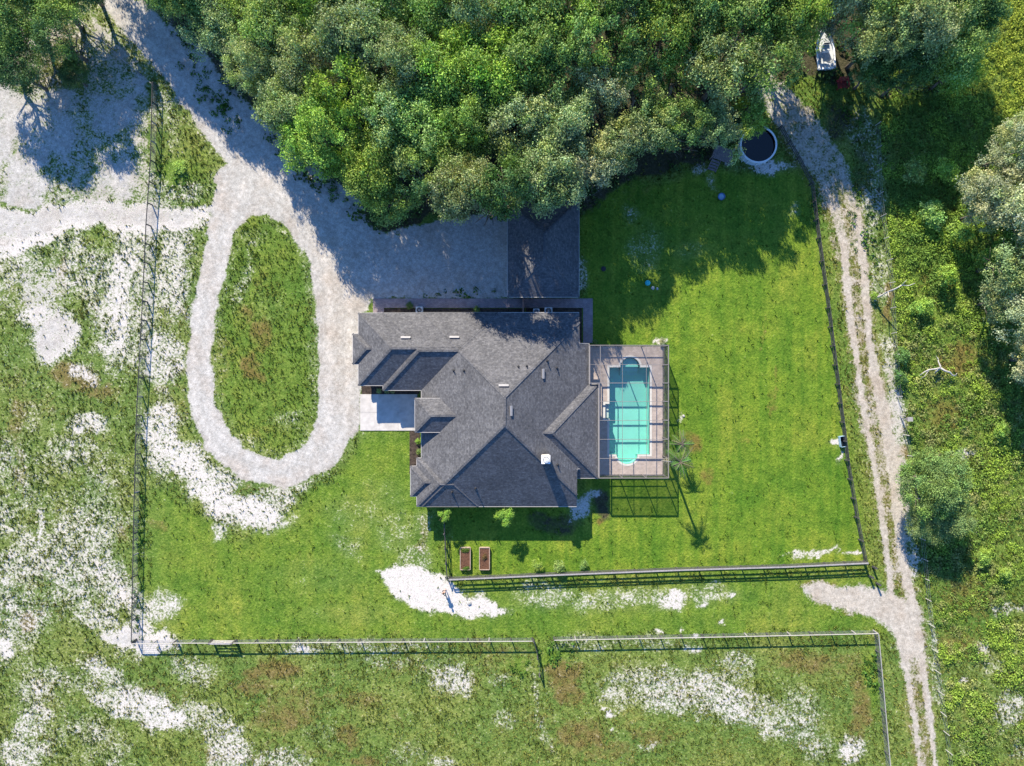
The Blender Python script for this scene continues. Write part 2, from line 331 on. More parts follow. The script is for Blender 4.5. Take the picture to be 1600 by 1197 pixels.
def masks(px, py):
    wx = px + (fbm(px/26, py/26, 3)-.5)*26 + (fbm(px/6, py/6, 5, 2)-.5)*9
    wy = py + (fbm(px/26, py/26, 9)-.5)*26 + (fbm(px/6, py/6, 15, 2)-.5)*9
    sx = px + (fbm(px/14, py/14, 21, 3)-.5)*10; sy = py + (fbm(px/14, py/14, 27, 3)-.5)*10
    gravel = np.maximum(stroke(sx, sy, DRIVE, 5), poly(sx, sy, COURT, 5))
    gravel = np.maximum(gravel, stroke(sx, sy, DRIVE, 11)*.8)
    gravel = np.maximum(gravel, poly(sx, sy, [(350,290),(440,285),(480,360),(470,395),(448,358),(413,335),(392,337),(372,358),(350,380)], 6))
    gravel = gravel * (1-poly(sx, sy, ISLAND, 8))
    offs = []
    for k, sg in ((0, -.26), (1, .26)):
        L = []
        for i, (a, b, w) in enumerate(DRIVE):
            p, q = DRIVE[max(0, i-1)], DRIVE[min(len(DRIVE)-1, i+1)]; dx, dy = q[0]-p[0], q[1]-p[1]; d = math.hypot(dx, dy)
            ww = min(w, 60); L.append((a-dy/d*ww*sg, b+dx/d*ww*sg, 7))
        offs.append(L)
    wear = np.maximum(stroke(sx, sy, offs[0], 6), stroke(sx, sy, offs[1], 6))*(.35+.9*fbm(px/30, py/30, 141))
    tx = px+(fbm(px/9, py/9, 23, 2)-.5)*4; track = np.maximum(stroke(tx, py, RUT_A, 4), stroke(tx, py, RUT_B, 4))*(.62+.38*sstep(300, 420, py)+.2*(fbm(px/20, py/20, 24)-.5))
    lane = stroke(tx, py, [(1240,190,70),(1290,270,70),(1322,340,64),(1336,430,56),(1346,530,52),(1362,620,62),(1382,720,58),(1394,800,50),(1402,880,48),(1416,960,56),(1428,1030,50),(1436,1100,44),(1446,1200,44)], 14)
    track = np.maximum(track, lane*(.22+.42*fbm(px/16, py/16, 161, 3)+.14*sstep(560, 640, py)*sstep(790, 700, py)+.2*sstep(930, 960, py)*sstep(1060, 1010, py)))
    track = np.maximum(track, stroke(tx, py, [(1388,560,16),(1400,640,26),(1408,720,22),(1418,800,14)], 10)*.6)
    track = np.maximum(track, poly(sx, sy, TURN, 11))
    # sand lying between the grass
    big = fbm(px/110, py/110, 41, 4)
    left = sstep(330, 215, px + (py-600)*0.03 + 40*sstep(760, 1000, py))
    sand = np.maximum(left * (0.27 + 0.38*sstep(.45, .72, big)), .20*sstep(985, 1020, py))
    sand = np.maximum(sand, poly(wx, wy, [(-300,335),(0,330),(100,316),(180,312),(235,316),(335,320),(330,352),(240,372),(150,350),(110,365),(60,392),(0,405),(-300,420)], 10)*.97)
    upl = poly(wx, wy, [(-300,100),(130,140),(150,20),(235,125),(238,318),(-300,330)], 10)
    sand = np.maximum(sand, upl*.55)
    bare = np.maximum(upl*(.62+.45*sstep(.35, .6, fbm(px/45, py/45, 151))), poly(wx, wy, [(-300,338),(0,334),(100,320),(180,316),(300,322),(325,345),(240,355),(120,345),(60,372),(0,385),(-300,400)], 12)*.85)
    bare = np.maximum(bare, blobs(wx, wy, [(60,455,60,50,0,.55),(80,520,40,46,20,.75),(200,1002,40,16,20,.8)]))
    gravel = np.maximum(gravel, bare*.78)
    sand = np.maximum(sand, blobs(wx, wy, [
        (60,450,45,60,0,.66),(235,110,20,70,-38,.45),(262,190,22,60,-10,.45),(290,300,40,16,0,.6),(30,420,50,40,0,.62),(85,525,44,52,20,.95),(60,490,34,30,0,.9),(130,585,26,20,30,.75),(188,470,22,120,0,.85),(200,400,18,60,0,.8),(170,545,32,20,0,.85),
        (275,420,36,110,3,.72),(255,560,40,60,0,.74),(255,680,38,80,0,.8),(300,730,70,34,38,.86),(340,780,60,30,40,.9),(350,750,40,30,0,.75),(400,800,60,30,10,.88),(340,830,16,16,0,.7),(430,780,40,24,0,.7),(455,765,60,14,-20,.6),
        (135,665,40,24,0,.74),(110,710,60,40,0,.55),(160,760,50,80,0,.48),(60,830,5,60,0,.8),(20,720,40,60,0,.5),(20,880,34,40,0,.66),(0,800,30,40,0,.6),(90,800,60,60,0,.42),(110,860,50,18,0,.55),
        (165,900,34,40,0,.7),(190,930,36,30,0,.78),(150,960,50,30,20,.66),(200,1000,46,24,20,1.0),(240,1005,50,22,0,1.0),(250,950,36,34,30,.72),(215,985,24,60,0,.8),(160,1050,50,24,40,.7),(100,1060,90,22,15,.55),(230,1100,80,26,25,.85),(255,1125,50,24,0,.9),(180,1100,60,20,25,.75),(330,1130,80,40,30,.62),(360,1170,50,40,30,.72),(300,1050,50,24,20,.55),(50,1130,34,50,30,.62),(30,1180,40,30,0,.7),(5,1015,26,22,0,.95),(60,1170,60,20,-30,.6),
        (705,1062,40,30,0,.68),(690,1050,60,40,0,.36),(600,1035,60,14,0,.45),(560,1010,160,12,0,.5),(470,1010,30,10,0,.75),(790,1125,24,22,0,.46),(780,1060,22,16,0,.42),(640,1180,50,20,0,.42),(690,1190,30,14,0,.6),(838,1080,7,60,-8,.5),(850,1140,8,50,-12,.5),(500,1150,40,30,0,.35),(440,1190,60,20,0,.6),
        (1040,1080,90,44,10,.66),(1130,1090,90,44,18,.72),(1200,1120,70,40,15,.62),(1150,1040,40,30,0,.55),(980,1075,50,36,20,.55),(965,1090,34,24,0,.6),(945,1113,9,8,0,1),(960,1137,7,7,0,.8),(1015,1165,26,10,-15,.55),(1250,1120,50,60,0,.55),(1335,1175,26,26,0,.85),(1270,1165,40,34,40,.55),(1000,1005,120,10,0,.45),(1075,1012,16,8,0,.7),(900,1005,50,16,0,.45),
        (1050,938,26,20,0,.95),(1010,932,80,20,0,.52),(930,940,70,22,0,.5),(1110,930,50,18,0,.5),(850,930,60,26,0,.48),(1144,930,7,7,0,1),(1100,948,12,5,0,.9),(1028,992,10,4,0,.9),(1066,981,6,5,0,.9),(1128,968,8,5,0,.9),(1090,990,9,4,0,.9),
        (545,850,34,24,20,.42),(620,830,40,40,0,.34),(560,800,60,30,0,.28),(650,870,30,30,0,.5),(600,780,40,34,0,.24),(660,830,16,40,0,.45),(500,900,80,30,0,.15),(540,960,90,20,0,.15),
        (380,440,16,60,15,.5),(400,370,26,18,0,.4),(420,480,40,40,0,.22),(455,655,34,16,-10,.42),(400,690,24,14,20,.4),(490,560,10,70,0,.4),(345,540,10,60,0,.36),
        (1285,862,64,5,-3,.8),(1335,858,14,6,0,1),(1248,868,14,8,0,.6),(1305,690,12,8,0,.95),(1316,708,5,12,0,.95),(1065,650,6,8,0,.7),
        (1362,330,24,70,0,.55),(1372,430,22,70,0,.5),(1385,560,18,50,0,.62),(1398,650,18,60,0,.78),(1402,700,16,34,0,.8),(1372,250,24,60,0,.45),(1345,200,30,40,0,.45),(1430,880,14,50,0,.66),(1418,820,16,50,0,.7),(1462,1040,12,110,-8,.5),(1400,620,30,220,-8,.25),
        (1505,705,28,10,0,.66),(1480,600,20,14,0,.4),(1520,840,6,22,0,.4),(1580,1110,34,40,0,.6),(1505,1062,12,9,0,.8),(1550,1040,40,26,20,.45),(1535,1010,20,16,0,.5),(1585,950,24,14,0,.55),(1560,950,10,10,0,.6),(1520,1180,30,20,0,.4),(1590,1170,20,24,0,.5),
        (1090,262,16,14,0,.6),(1115,288,10,18,-30,.5),(1010,385,34,40,0,.34),(1075,390,30,16,0,.26),(985,330,16,20,0,.4),(925,290,18,30,0,.4),(1240,330,12,10,0,.5),(1245,215,20,60,-30,.45),
        (1205,262,32,12,-10,.95),(1190,258,40,14,0,.5),(908,430,10,34,0,.6),(1034,534,9,8,0,.9),(1140,252,14,6,0,.6),
        (905,790,16,30,40,.85),(925,775,20,12,0,.75)]))
    sand = np.maximum(sand, poly(wx, wy, WHITE, 7)*1.0)
    sand *= (1-.93*poly(sx, sy, [(590,765),(625,690),(648,676),(600,678)], 10))
    isl = poly(sx, sy, ISLAND, 5)
    sand = np.maximum(sand, isl*.12)
    edge = np.clip(stroke(px, py, [(a, b, w+26) for a, b, w in DRIVE], 12) - gravel, 0, 1)
    sand = np.maximum(sand, edge*.42)
    lawn_e = poly(wx, wy, LAWN_E, 10); lawn_s = poly(wx, wy, LAWN_S, 12)
    lush = np.maximum(lawn_e, lawn_s*.62); lush = np.maximum(lush, isl*.45)
    lush = np.maximum(lush, blobs(wx, wy, [(868,1022,26,22,0,1),(1362,1060,14,60,-4,1),(815,1042,24,12,0,.9),(280,265,24,26,0,.95),(1600,60,70,160,0,.8),(1470,480,80,60,0,.5),(218,880,5,110,0,.9)]))
    lush = np.where(py > 1003, np.minimum(lush, np.maximum(.18, blobs(wx, wy, [(868,1022,26,22,0,1),(1362,1060,14,60,-4,1),(815,1042,24,12,0,.9)]))), lush)
    dry = .34*sstep(.56, .74, fbm(px/70, py/45, 61, 4))*(1-lawn_e)*(1-.6*lawn_s)
    dry = np.maximum(dry, blobs(wx, wy, [(95,430,14,34,0,.8),(120,590,50,22,20,.8),(150,610,40,14,0,.7),(40,970,18,18,0,.95),(25,660,14,50,0,.6),(30,720,14,60,0,.5),(425,1050,50,16,0,.8),(400,1075,40,18,0,.7),(560,1095,40,16,0,.5),(545,1150,22,20,0,.7),(570,1185,30,12,0,.7),(440,1120,60,26,0,.65),(470,1090,60,20,0,.5),(350,1180,40,14,0,.6),
        (880,1055,30,26,0,.85),(890,1085,26,20,0,.8),(910,1150,50,30,0,.75),(940,1175,60,20,0,.6),(1020,1150,40,20,0,.6),(1260,1035,60,20,0,.65),(1320,1040,40,24,0,.5),(1345,1110,20,60,0,.75),(410,520,20,30,0,.7),(395,575,20,24,0,.8),(385,490,14,20,0,.6),(245,820,16,16,0,.5),(190,930,18,14,0,.6),(190,830,12,20,0,.5),
        (1078,688,22,20,0,.7),(1105,745,18,16,0,.65),(1160,690,20,10,0,.35),(1210,620,5,60,0,.5),(1198,520,4,50,0,.4),(1335,480,10,60,0,.3),(1388,470,7,40,0,.9),(1416,712,6,14,0,1),(1500,560,40,30,0,.7),(1480,650,40,30,0,.6),(1520,930,50,40,0,.5),(1500,1010,40,30,0,.6),(935,815,12,6,0,.9),(660,840,14,40,0,.5),(1090,190,30,14,0,.4),(1000,290,20,40,0,.3)]))
    dry = np.maximum(dry*(1-np.clip(gravel, 0, 1)), np.maximum(lane, poly(wx, wy, TURN, 10))*.62)
    dry = np.maximum(dry, gravel*.32*poly(wx, wy, [(480,330),(560,400),(560,700),(500,560)], 30))
    litter_shade = poly(wx, wy, WOOD, 10)
    litter_shade = np.maximum(litter_shade, blobs(wx, wy, [(770,400,26,60,0,.85),(745,345,30,20,0,.9),(720,330,40,20,0,.8),(700,400,60,50,0,.25),(60,80,110,80,0,.7),(865,815,50,22,0,.7),(940,790,20,30,0,.8),(1310,190,30,40,0,.7),(1350,260,24,70,0,.55),(1365,340,20,60,0,.4),(1480,760,60,60,0,.4),(1480,870,60,80,0,.45),(330,110,24,60,-32,.5),(140,100,14,30,0,.4),(120,270,60,30,0,.55),(40,270,30,30,0,.55),(100,230,50,30,0,.4),(980,320,22,40,0,.35),(1090,258,26,16,0,.4)]))  # top left patches paint blotchy tree shade as well as dark litter
    litter_shade *= (1-.7*gravel)
    scrub = poly(wx, wy, SCRUB, 10)
    lush = lush*(1-scrub*.8)
    return dict(sand=sand, gravel=gravel, track=track, lush=lush, dry=dry, litter_shade=litter_shade, scrub=scrub, lawn_e=lawn_e, isl=isl, wear=wear)

# ------------------------------------------------------------------ ground
def ground_material():
    m, n, l, b = mat_new('ground_cover')
    tc = n.new('ShaderNodeTexCoord'); mp = n.new('ShaderNodeMapping'); mp.inputs['Rotation'].default_value = (0.31, 0.22, 0.62); l.new(tc.outputs['Object'], mp.inputs[0]); co = mp.outputs[0]
    a1 = n.new('ShaderNodeAttribute'); a1.attribute_name = 'cover_a'; s1 = n.new('ShaderNodeSeparateColor'); l.new(a1.outputs['Color'], s1.inputs[0])
    a2 = n.new('ShaderNodeAttribute'); a2.attribute_name = 'cover_b'; s2 = n.new('ShaderNodeSeparateColor'); l.new(a2.outputs['Color'], s2.inputs[0])
    sand, gravel, dry = s1.outputs; lush, litter_shade, wear = s2.outputs
    nf = noise(n, l, 4.2, 6, 0.72, co)            # fine tufts
    nm = noise(n, l, 0.9, 6, 0.65, co)            # clumps
    nb = noise(n, l, 0.16, 5, 0.6, co)            # patches
    nv = noise(n, l, 9.0, 3, 0.6, co)             # grains
    # grass
    pr = ramp(n, [(0.30, (0.036, 0.062, 0.012)), (0.46, (0.092, 0.150, 0.024)), (0.60, (0.168, 0.228, 0.046)), (0.72, (0.36, 0.38, 0.21))]); l.new(nf.outputs[0], pr.inputs[0])
    lr = ramp(n, [(0.28, (0.052, 0.106, 0.012)), (0.5, (0.106, 0.186, 0.018)), (0.66, (0.172, 0.246, 0.032)), (0.8, (0.29, 0.33, 0.08))]); l.new(nf.outputs[0], lr.inputs[0])
    g = mix(n, l, lush, pr.outputs[0], lr.outputs[0])
    bv = ramp(n, [(0.32, (0.68, 0.84, 0.8)), (0.5, (1, 1, 1)), (0.66, (1.38, 1.12, 1.3))]); l.new(nb.outputs[0], bv.inputs[0])
    g = mix(n, l, 1.0, g, bv.outputs[0], 'MULTIPLY')
    mv = ramp(n, [(0.34, (0.74, 0.8, 0.8)), (0.66, (1.22, 1.16, 1.1))]); l.new(nm.outputs[0], mv.inputs[0])
    g = mix(n, l, 1.0, g, mv.outputs[0], 'MULTIPLY')
    # mowing lines in the lawn, running north to south
    ms_ = n.new('ShaderNodeMapping'); ms_.inputs['Scale'].default_value = (0.95, 0.045, 1.0); ms_.inputs['Rotation'].default_value = (0, 0, -0.05); l.new(tc.outputs['Object'], ms_.inputs[0])
    wv = noise(n, l, 1.0, 3, 0.6, ms_.outputs[0]); wr = ramp(n, [(0.32, (0.74, 0.85, 0.84)), (0.68, (1.30, 1.13, 1.16))]); l.new(wv.outputs[0], wr.inputs[0])
    g = mix(n, l, lush, g, mix(n, l, 1.0, g, wr.outputs[0], 'MULTIPLY'))
    dr = ramp(n, [(0.3, (0.075, 0.052, 0.016)), (0.6, (0.185, 0.125, 0.040)), (0.8, (0.33, 0.25, 0.13))]); l.new(nf.outputs[0], dr.inputs[0])
    dm = math_(n, l, 'ADD', dry, math_(n, l, 'MULTIPLY', math_(n, l, 'SUBTRACT', nm.outputs[0], 0.5), 1.6))
    dmr = ramp(n, [(0.28, 0.0), (0.82, 0.82)]); l.new(dm, dmr.inputs[0])
    dd = math_(n, l, 'MULTIPLY', dmr.outputs[0], math_(n, l, 'MINIMUM', math_(n, l, 'MULTIPLY', dry, 4.0), 1.0))
    g = mix(n, l, dd, g, dr.outputs[0])
    # forest litter and painted tree shade
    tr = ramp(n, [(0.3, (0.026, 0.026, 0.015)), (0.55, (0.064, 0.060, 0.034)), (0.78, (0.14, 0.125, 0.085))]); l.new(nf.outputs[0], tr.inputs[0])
    lm = math_(n, l, 'ADD', litter_shade, math_(n, l, 'MULTIPLY', math_(n, l, 'SUBTRACT', nm.outputs[0], 0.5), 1.0))
    lmr = ramp(n, [(0.35, 0.0), (0.8, 1.0)]); l.new(lm, lmr.inputs[0]); lf = math_(n, l, 'MULTIPLY', lmr.outputs[0], math_(n, l, 'MINIMUM', math_(n, l, 'MULTIPLY', litter_shade, 3.0), 1.0))
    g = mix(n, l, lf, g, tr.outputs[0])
    # white sand showing between the tufts
    sr = ramp(n, [(0.3, (0.36, 0.33, 0.30)), (0.55, (0.52, 0.485, 0.45)), (0.7, (0.64, 0.605, 0.57))]); l.new(nv.outputs[0], sr.inputs[0])
    k = math_(n, l, 'ADD', sand, math_(n, l, 'MULTIPLY', math_(n, l, 'SUBTRACT', nf.outputs[0], 0.5), 2.3))
    k = math_(n, l, 'ADD', k, math_(n, l, 'MULTIPLY', math_(n, l, 'SUBTRACT', nm.outputs[0], 0.5), 1.0))
    kr = ramp(n, [(0.47, 0.0), (0.86, 1.0)]); l.new(k, kr.inputs[0])
    kk = math_(n, l, 'MULTIPLY', kr.outputs[0], math_(n, l, 'MINIMUM', math_(n, l, 'MULTIPLY', sand, 4.0), 1.0))
    ws = ramp(n, [(0.35, 0.25), (0.65, 1.0)]); l.new(nm.outputs[0], ws.inputs[0])
    wash = math_(n, l, 'MULTIPLY', math_(n, l, 'MULTIPLY', math_(n, l, 'POWER', sand, 1.3), 0.52), ws.outputs[0])
    thin = ramp(n, [(0.3, (0.26, 0.255, 0.13)), (0.7, (0.46, 0.44, 0.33))]); l.new(nf.outputs[0], thin.inputs[0])
    g = mix(n, l, wash, g, thin.outputs[0])
    c = mix(n, l, kk, g, sr.outputs[0])
    # gravel
    ng = noise(n, l, 2.2, 7, 0.75, co); gr = ramp(n, [(0.28, (0.225, 0.216, 0.198)), (0.5, (0.365, 0.352, 0.328)), (0.72, (0.52, 0.502, 0.472))]); l.new(ng.outputs[0], gr.inputs[0])
    gv = ramp(n, [(0.3, 0.78), (0.7, 1.2)]); l.new(nv.outputs[0], gv.inputs[0])
    gc = mix(n, l, 1.0, gr.outputs[0], gv.outputs[0], 'MULTIPLY')
    tn = noise(n, l, 0.35, 4, 0.6, co); tnr = ramp(n, [(0.3, (0.90, 0.84, 0.79)), (0.55, (1, 1, 1)), (0.75, (1.08, 1.05, 1.02))]); l.new(tn.outputs[0], tnr.inputs[0]); gc = mix(n, l, 1.0, gc, tnr.outputs[0], 'MULTIPLY')
    gc = mix(n, l, dry, gc, mix(n, l, 1.0, gc, (1.0, 0.905, 0.775), 'MULTIPLY'))
    gc = mix(n, l, wear, gc, mix(n, l, 1.0, gc, (1.22, 1.2, 1.19), 'MULTIPLY'))
    gk = math_(n, l, 'ADD', gravel, math_(n, l, 'MULTIPLY', math_(n, l, 'ADD', math_(n, l, 'SUBTRACT', nf.outputs[0], 0.5), math_(n, l, 'MULTIPLY', math_(n, l, 'SUBTRACT', nm.outputs[0], 0.5), 0.7)), 1.7))
    gkr = ramp(n, [(0.36, 0.0), (0.72, 1.0)]); l.new(gk, gkr.inputs[0])
    c = mix(n, l, gkr.outputs[0], c, gc)
    l.new(c, b.inputs['Base Color']); b.inputs['Roughness'].default_value = 0.95; b.inputs['Specular IOR Level'].default_value = 0.1
    hh = math_(n, l, 'ADD', math_(n, l, 'MULTIPLY', nf.outputs[0], 0.6), math_(n, l, 'MULTIPLY', nm.outputs[0], 0.8))
    soft = math_(n, l, 'SUBTRACT', 1.0, math_(n, l, 'MULTIPLY', math_(n, l, 'MAXIMUM', kk, gkr.outputs[0]), 0.8))
    bp = n.new('ShaderNodeBump'); bp.inputs['Distance'].default_value = 0.28; l.new(math_(n, l, 'MULTIPLY', soft, 0.8), bp.inputs['Strength'])
    l.new(hh, bp.inputs['Height']); l.new(bp.outputs[0], b.inputs['Normal'])
    return m
M['ground'] = ground_material()

far = np.array([200, 500, 1000, 2000, 4000, 8000, 16000, 40000, 90000.])
gx = np.concatenate([-140-far[::-1], np.arange(-140, 1741, 4), 1740+far]).astype(float)
gy = np.concatenate([-140-far[::-1], np.arange(-140, 1341, 4), 1340+far]).astype(float)
GX, GY = np.meshgrid(gx, gy); NX, NY = len(gx), len(gy)
mk = masks(GX.ravel(), GY.ravel())
def grid_sheet(name, keep, z, parent=None):
    idx = np.arange(NX*NY).reshape(NY, NX)
    q = np.stack([idx[1:, :-1], idx[1:, 1:], idx[:-1, 1:], idx[:-1, :-1]], -1)[keep]
    used, inv = np.unique(q.ravel(), return_inverse=True)
    co = np.empty((len(used), 3)); co[:, 0] = (GX.ravel()[used]-800)/PX; co[:, 1] = (598.5-GY.ravel()[used])/PX; co[:, 2] = z
    me = bpy.data.meshes.new(name); me.vertices.add(len(used)); me.vertices.foreach_set('co', co.ravel())
    nf = len(q); me.loops.add(nf*4); me.loops.foreach_set('vertex_index', inv.astype(np.int32).ravel())
    me.polygons.add(nf); me.polygons.foreach_set('loop_start', np.arange(0, nf*4, 4, dtype=np.int32))
    me.update(calc_edges=True)
    for an, ks in (('cover_a', ('sand', 'gt', 'dry')), ('cover_b', ('lush', 'litter_shade', 'wear'))):
        at = me.color_attributes.new(an, 'FLOAT_COLOR', 'POINT'); d = np.ones((len(used), 4))
        for i, k in enumerate(ks): d[:, i] = mk[k][used]
        at.data.foreach_set('color', d.ravel())
    me.materials.append(M['ground']); me.validate()
    return link(name, me)
mk['gt'] = np.maximum(mk['gravel'], mk['track'])
CXc = (GX[:-1, :-1]+GX[1:, 1:])/2; CYc = (GY[:-1, :-1]+GY[1:, 1:])/2
poolhole = (CXc > 930) & (CXc < 1030) & (CYc > 552) & (CYc < 734)
tag(grid_sheet('ground', ~poolhole, 0.0), kind='structure')
cell = lambda k: mk[k].reshape(NY, NX)[:-1, :-1]
tag(grid_sheet('driveway', (cell('gravel') > .25) & (CXc > 244-np.maximum(0, 150-CYc)*.8) & (CXc < 802) & (CYc > -139), 0.006), kind='structure')
tag(grid_sheet('dirt_track', (cell('track') > .25) & (cell('gravel') < .2) & (CXc < 1739), 0.006), kind='structure')

def sheet(name, loop_px, z0, z1, mat, kind='structure'):
    o = MB().prism([U(x, y, 0) for x, y in loop_px], z0, z1).build(name, mat); return tag(o, kind=kind)
pad = sheet('concrete_pad', [(563,616),(652,616),(652,673),(563,673)], -0.05, 0.06, M['concrete'])
for i in range(3):
    for j in range(2):
        x0, x1 = 563.2+29.6*i, 563.2+29.6*i+29.3; y0, y1 = 616.2+28.4*j, 616.2+28.4*j+28.1
        MB().prism([U(x0, y0), U(x1, y0), U(x1, y1), U(x0, y1)], .0, .085).build('slab', M['concrete'], pad)
sheet('garden_bed', [(565,590),(655,590),(655,615.6),(565,615.6)], -0.05, 0.06, M['mulch'])
sheet('garden_bed', [(640,673.6),(656,673.6),(656,740),(640,740)], -0.05, 0.06, M['mulch'])
sheet('garden_bed', [(600,482),(820,482),(820,500),(600,500)], -0.05, 0.06, M['mulch'])
sheet('garden_bed', [(822,481.5),(909,481.5),(909,536),(895,536),(895,500),(822,500)], -0.05, 0.058, M['mulch'])
sheet('paved_path', [(583,466.5),(926,466.5),(926,536),(911,536),(911,481),(600,481),(600,495),(583,495)], -0.05, 0.075, M['walk'])

# ------------------------------------------------------------------ leaves
def leaf_mesh(name, P, N, size, tint, aspect=0.55, mat=None):
    """one rhombic leaf spray per point: P positions, N facing, size half lengths"""
    n = len(P)
    N = N/np.maximum(1e-6, np.linalg.norm(N, axis=1, keepdims=True))
    a = rng.normal(size=(n, 3)); a -= (a*N).sum(1, keepdims=True)*N; a /= np.maximum(1e-6, np.linalg.norm(a, axis=1, keepdims=True))
    b = np.cross(N, a); s = size[:, None]
    co = np.empty((n, 4, 3)); co[:, 0] = P-a*s; co[:, 1] = P-b*s*aspect+N*s*.12; co[:, 2] = P+a*s; co[:, 3] = P+b*s*aspect+N*s*.12
    me = bpy.data.meshes.new(name); me.vertices.add(n*4); me.vertices.foreach_set('co', co.ravel())
    me.loops.add(n*4); me.loops.foreach_set('vertex_index', np.arange(n*4, dtype=np.int32))
    me.polygons.add(n); me.polygons.foreach_set('loop_start', np.arange(0, n*4, 4, dtype=np.int32))
    me.update(calc_edges=True)
    at = me.color_attributes.new('tint', 'FLOAT_COLOR', 'POINT'); d = np.ones((n, 4, 4)); d[:, :, :3] = tint[:, None, :]
    at.data.foreach_set('color', d.ravel()); me.materials.append(mat or M['leaf'])
    return me

def crown_mesh(name, seed, rad=1.0, flat=0.62, nclump=70, per=170, leaf=0.2, clump_r=0.24):
    """a crown of radius 1 around the origin (scaled per tree), built of clumps with gaps between"""
    global rng
    keep = rng; rng = np.random.default_rng(seed)
    P, N, S, T = [], [], [], []
    lob = [(rng.uniform(-.5, .5), rng.uniform(-.5, .5), rng.uniform(.55, .75), rng.uniform(-.1, .3)) for _ in range(4)]
    k = 0
    while k < nclump:
        lx, ly, lr, lz = lob[rng.integers(4)]
        d = rng.normal(size=3); d /= np.linalg.norm(d); d[2] = abs(d[2])*1.0 - .22
        r = lr*(rng.uniform(.55, 1.0)**.5)
        c = np.array([lx*.7+d[0]*r, ly*.7+d[1]*r, (lz+d[2]*r*1.15)*flat])
        cr = clump_r*rng.uniform(.45, 1.4)
        m = int(per*rng.uniform(.6, 1.3)*(cr/clump_r)**1.5)
        q = rng.normal(size=(m, 3)); q /= np.linalg.norm(q, axis=1, keepdims=True)
        q[:, 2] = np.where(q[:, 2] < -.35, -q[:, 2], q[:, 2])
        rr = cr*(1.08-.75*rng.random(m)**1.3+.35*rng.random(m)**6)
        lump = 1+.38*np.sin(q[:, 0]*rng.uniform(3, 6)+rng.uniform(0, 6))*np.sin(q[:, 1]*rng.uniform(3, 6)+rng.uniform(0, 6)); rr = rr*lump
        stretch = rng.uniform(.65, 1.45, 3); stretch[2] = .62
        p = c+q*rr[:, None]*stretch
        P.append(p); nn = q*.75+rng.normal(size=(m, 3))*.7+np.array([0, 0, .35]); N.append(nn)
        S.append(leaf*rng.uniform(.55, 1.35, m))
        base = rng.uniform(.75, 1.25)*np.array([rng.uniform(.9, 1.12), 1.0, rng.uniform(.75, 1.25)])
        T.append(base[None, :]*rng.uniform(.6, 1.5, (m, 1)))
        k += 1
    me = leaf_mesh(name, np.concatenate(P), np.concatenate(N), np.concatenate(S), np.concatenate(T))
    rng = keep
    return me

def trunk_mesh(name, seed, rad=1.0):
    """trunk and limbs in units: height to crown centre is 1, limbs reach out into a crown of radius .6"""
    rd = random.Random(seed); mb = MB(); mb.smooth = True
    bend = [(rd.uniform(-.04, .04), rd.uniform(-.04, .04)) for _ in range(4)]
    pts = [(0, 0, -.02)] + [(bend[i][0]*i, bend[i][1]*i, .2*(i+1)) for i in range(4)]
    mb.tube(pts, [.048, .036, .030, .026, .02], 8)
    for i in range(7):
        a = i*2.4+rd.uniform(-.4, .4); z0 = rd.uniform(.38, .75); L = rd.uniform(.3, .5)
        p0 = Vector((0, 0, z0)); p1 = p0+Vector((math.cos(a)*L*.5, math.sin(a)*L*.5, L*.45)); p2 = p0+Vector((math.cos(a+.2)*L*1.1, math.sin(a+.2)*L*1.1, L*1.05))
        mb.tube([p0, p1, p2], [.018, .012, .004], 5)
        for s in (-1, 1):
            p3 = p1+Vector((math.cos(a+s*.8)*L*.5, math.sin(a+s*.8)*L*.5, L*.35)); mb.tube([p1, p3], [.009, .003], 4)
    return mb.mesh(name, M['bark'])
CROWNS = [crown_mesh('oak_crown', 100+i, nclump=86+8*(i % 3), per=300, leaf=[.0195, .021, .0185, .022, .020, .021][i], clump_r=[.175, .20, .16, .21, .17, .19][i]) for i in range(6)]
BUSHC = [crown_mesh('bush_crown', 200+i, nclump=40, per=70, leaf=.06, clump_r=.3, flat=.75) for i in range(3)]
OPEN = [crown_mesh('open_oak_crown', 150+i, nclump=44, per=260, leaf=.021, clump_r=.17) for i in range(3)]
TRUNKS = [trunk_mesh('trunk', 300+i) for i in range(4)]

def tree(name, px, py, rad, h, col, label, cat='tree', group=None, variant=None, bush=False):
    zc = h*0.57 if not bush else h*.45
    x, y = U(px, py, zc)
    t = empty(name, (x, y, 0), label, cat, group)
    v = random.randrange(6) if variant is None else variant
    op = (not bush) and variant is None and ((900 < px < 1240 and py > 60) or random.random() < .25)
    c = link('crown', (BUSHC[v % 3] if bush else OPEN[v % 3] if op else CROWNS[v % 6]), t); c.location = (0, 0, zc)
    vz = (h-zc)/.62*.88 if not bush else (h-zc)/.7
    c.scale = (rad*random.uniform(.95, 1.05), rad*random.uniform(.9, 1.06), vz); c.rotation_euler = (0, 0, random.uniform(0, 6.28)); c.color = (*col, 1)
    k = link('trunk', TRUNKS[v % 4], t); s = zc
    k.scale = (max(s*.8, rad*1.3) if not bush else rad*.8,)*2 + (s*1.0,); k.rotation_euler = (0, 0, random.uniform(0, 6.28))
    return t

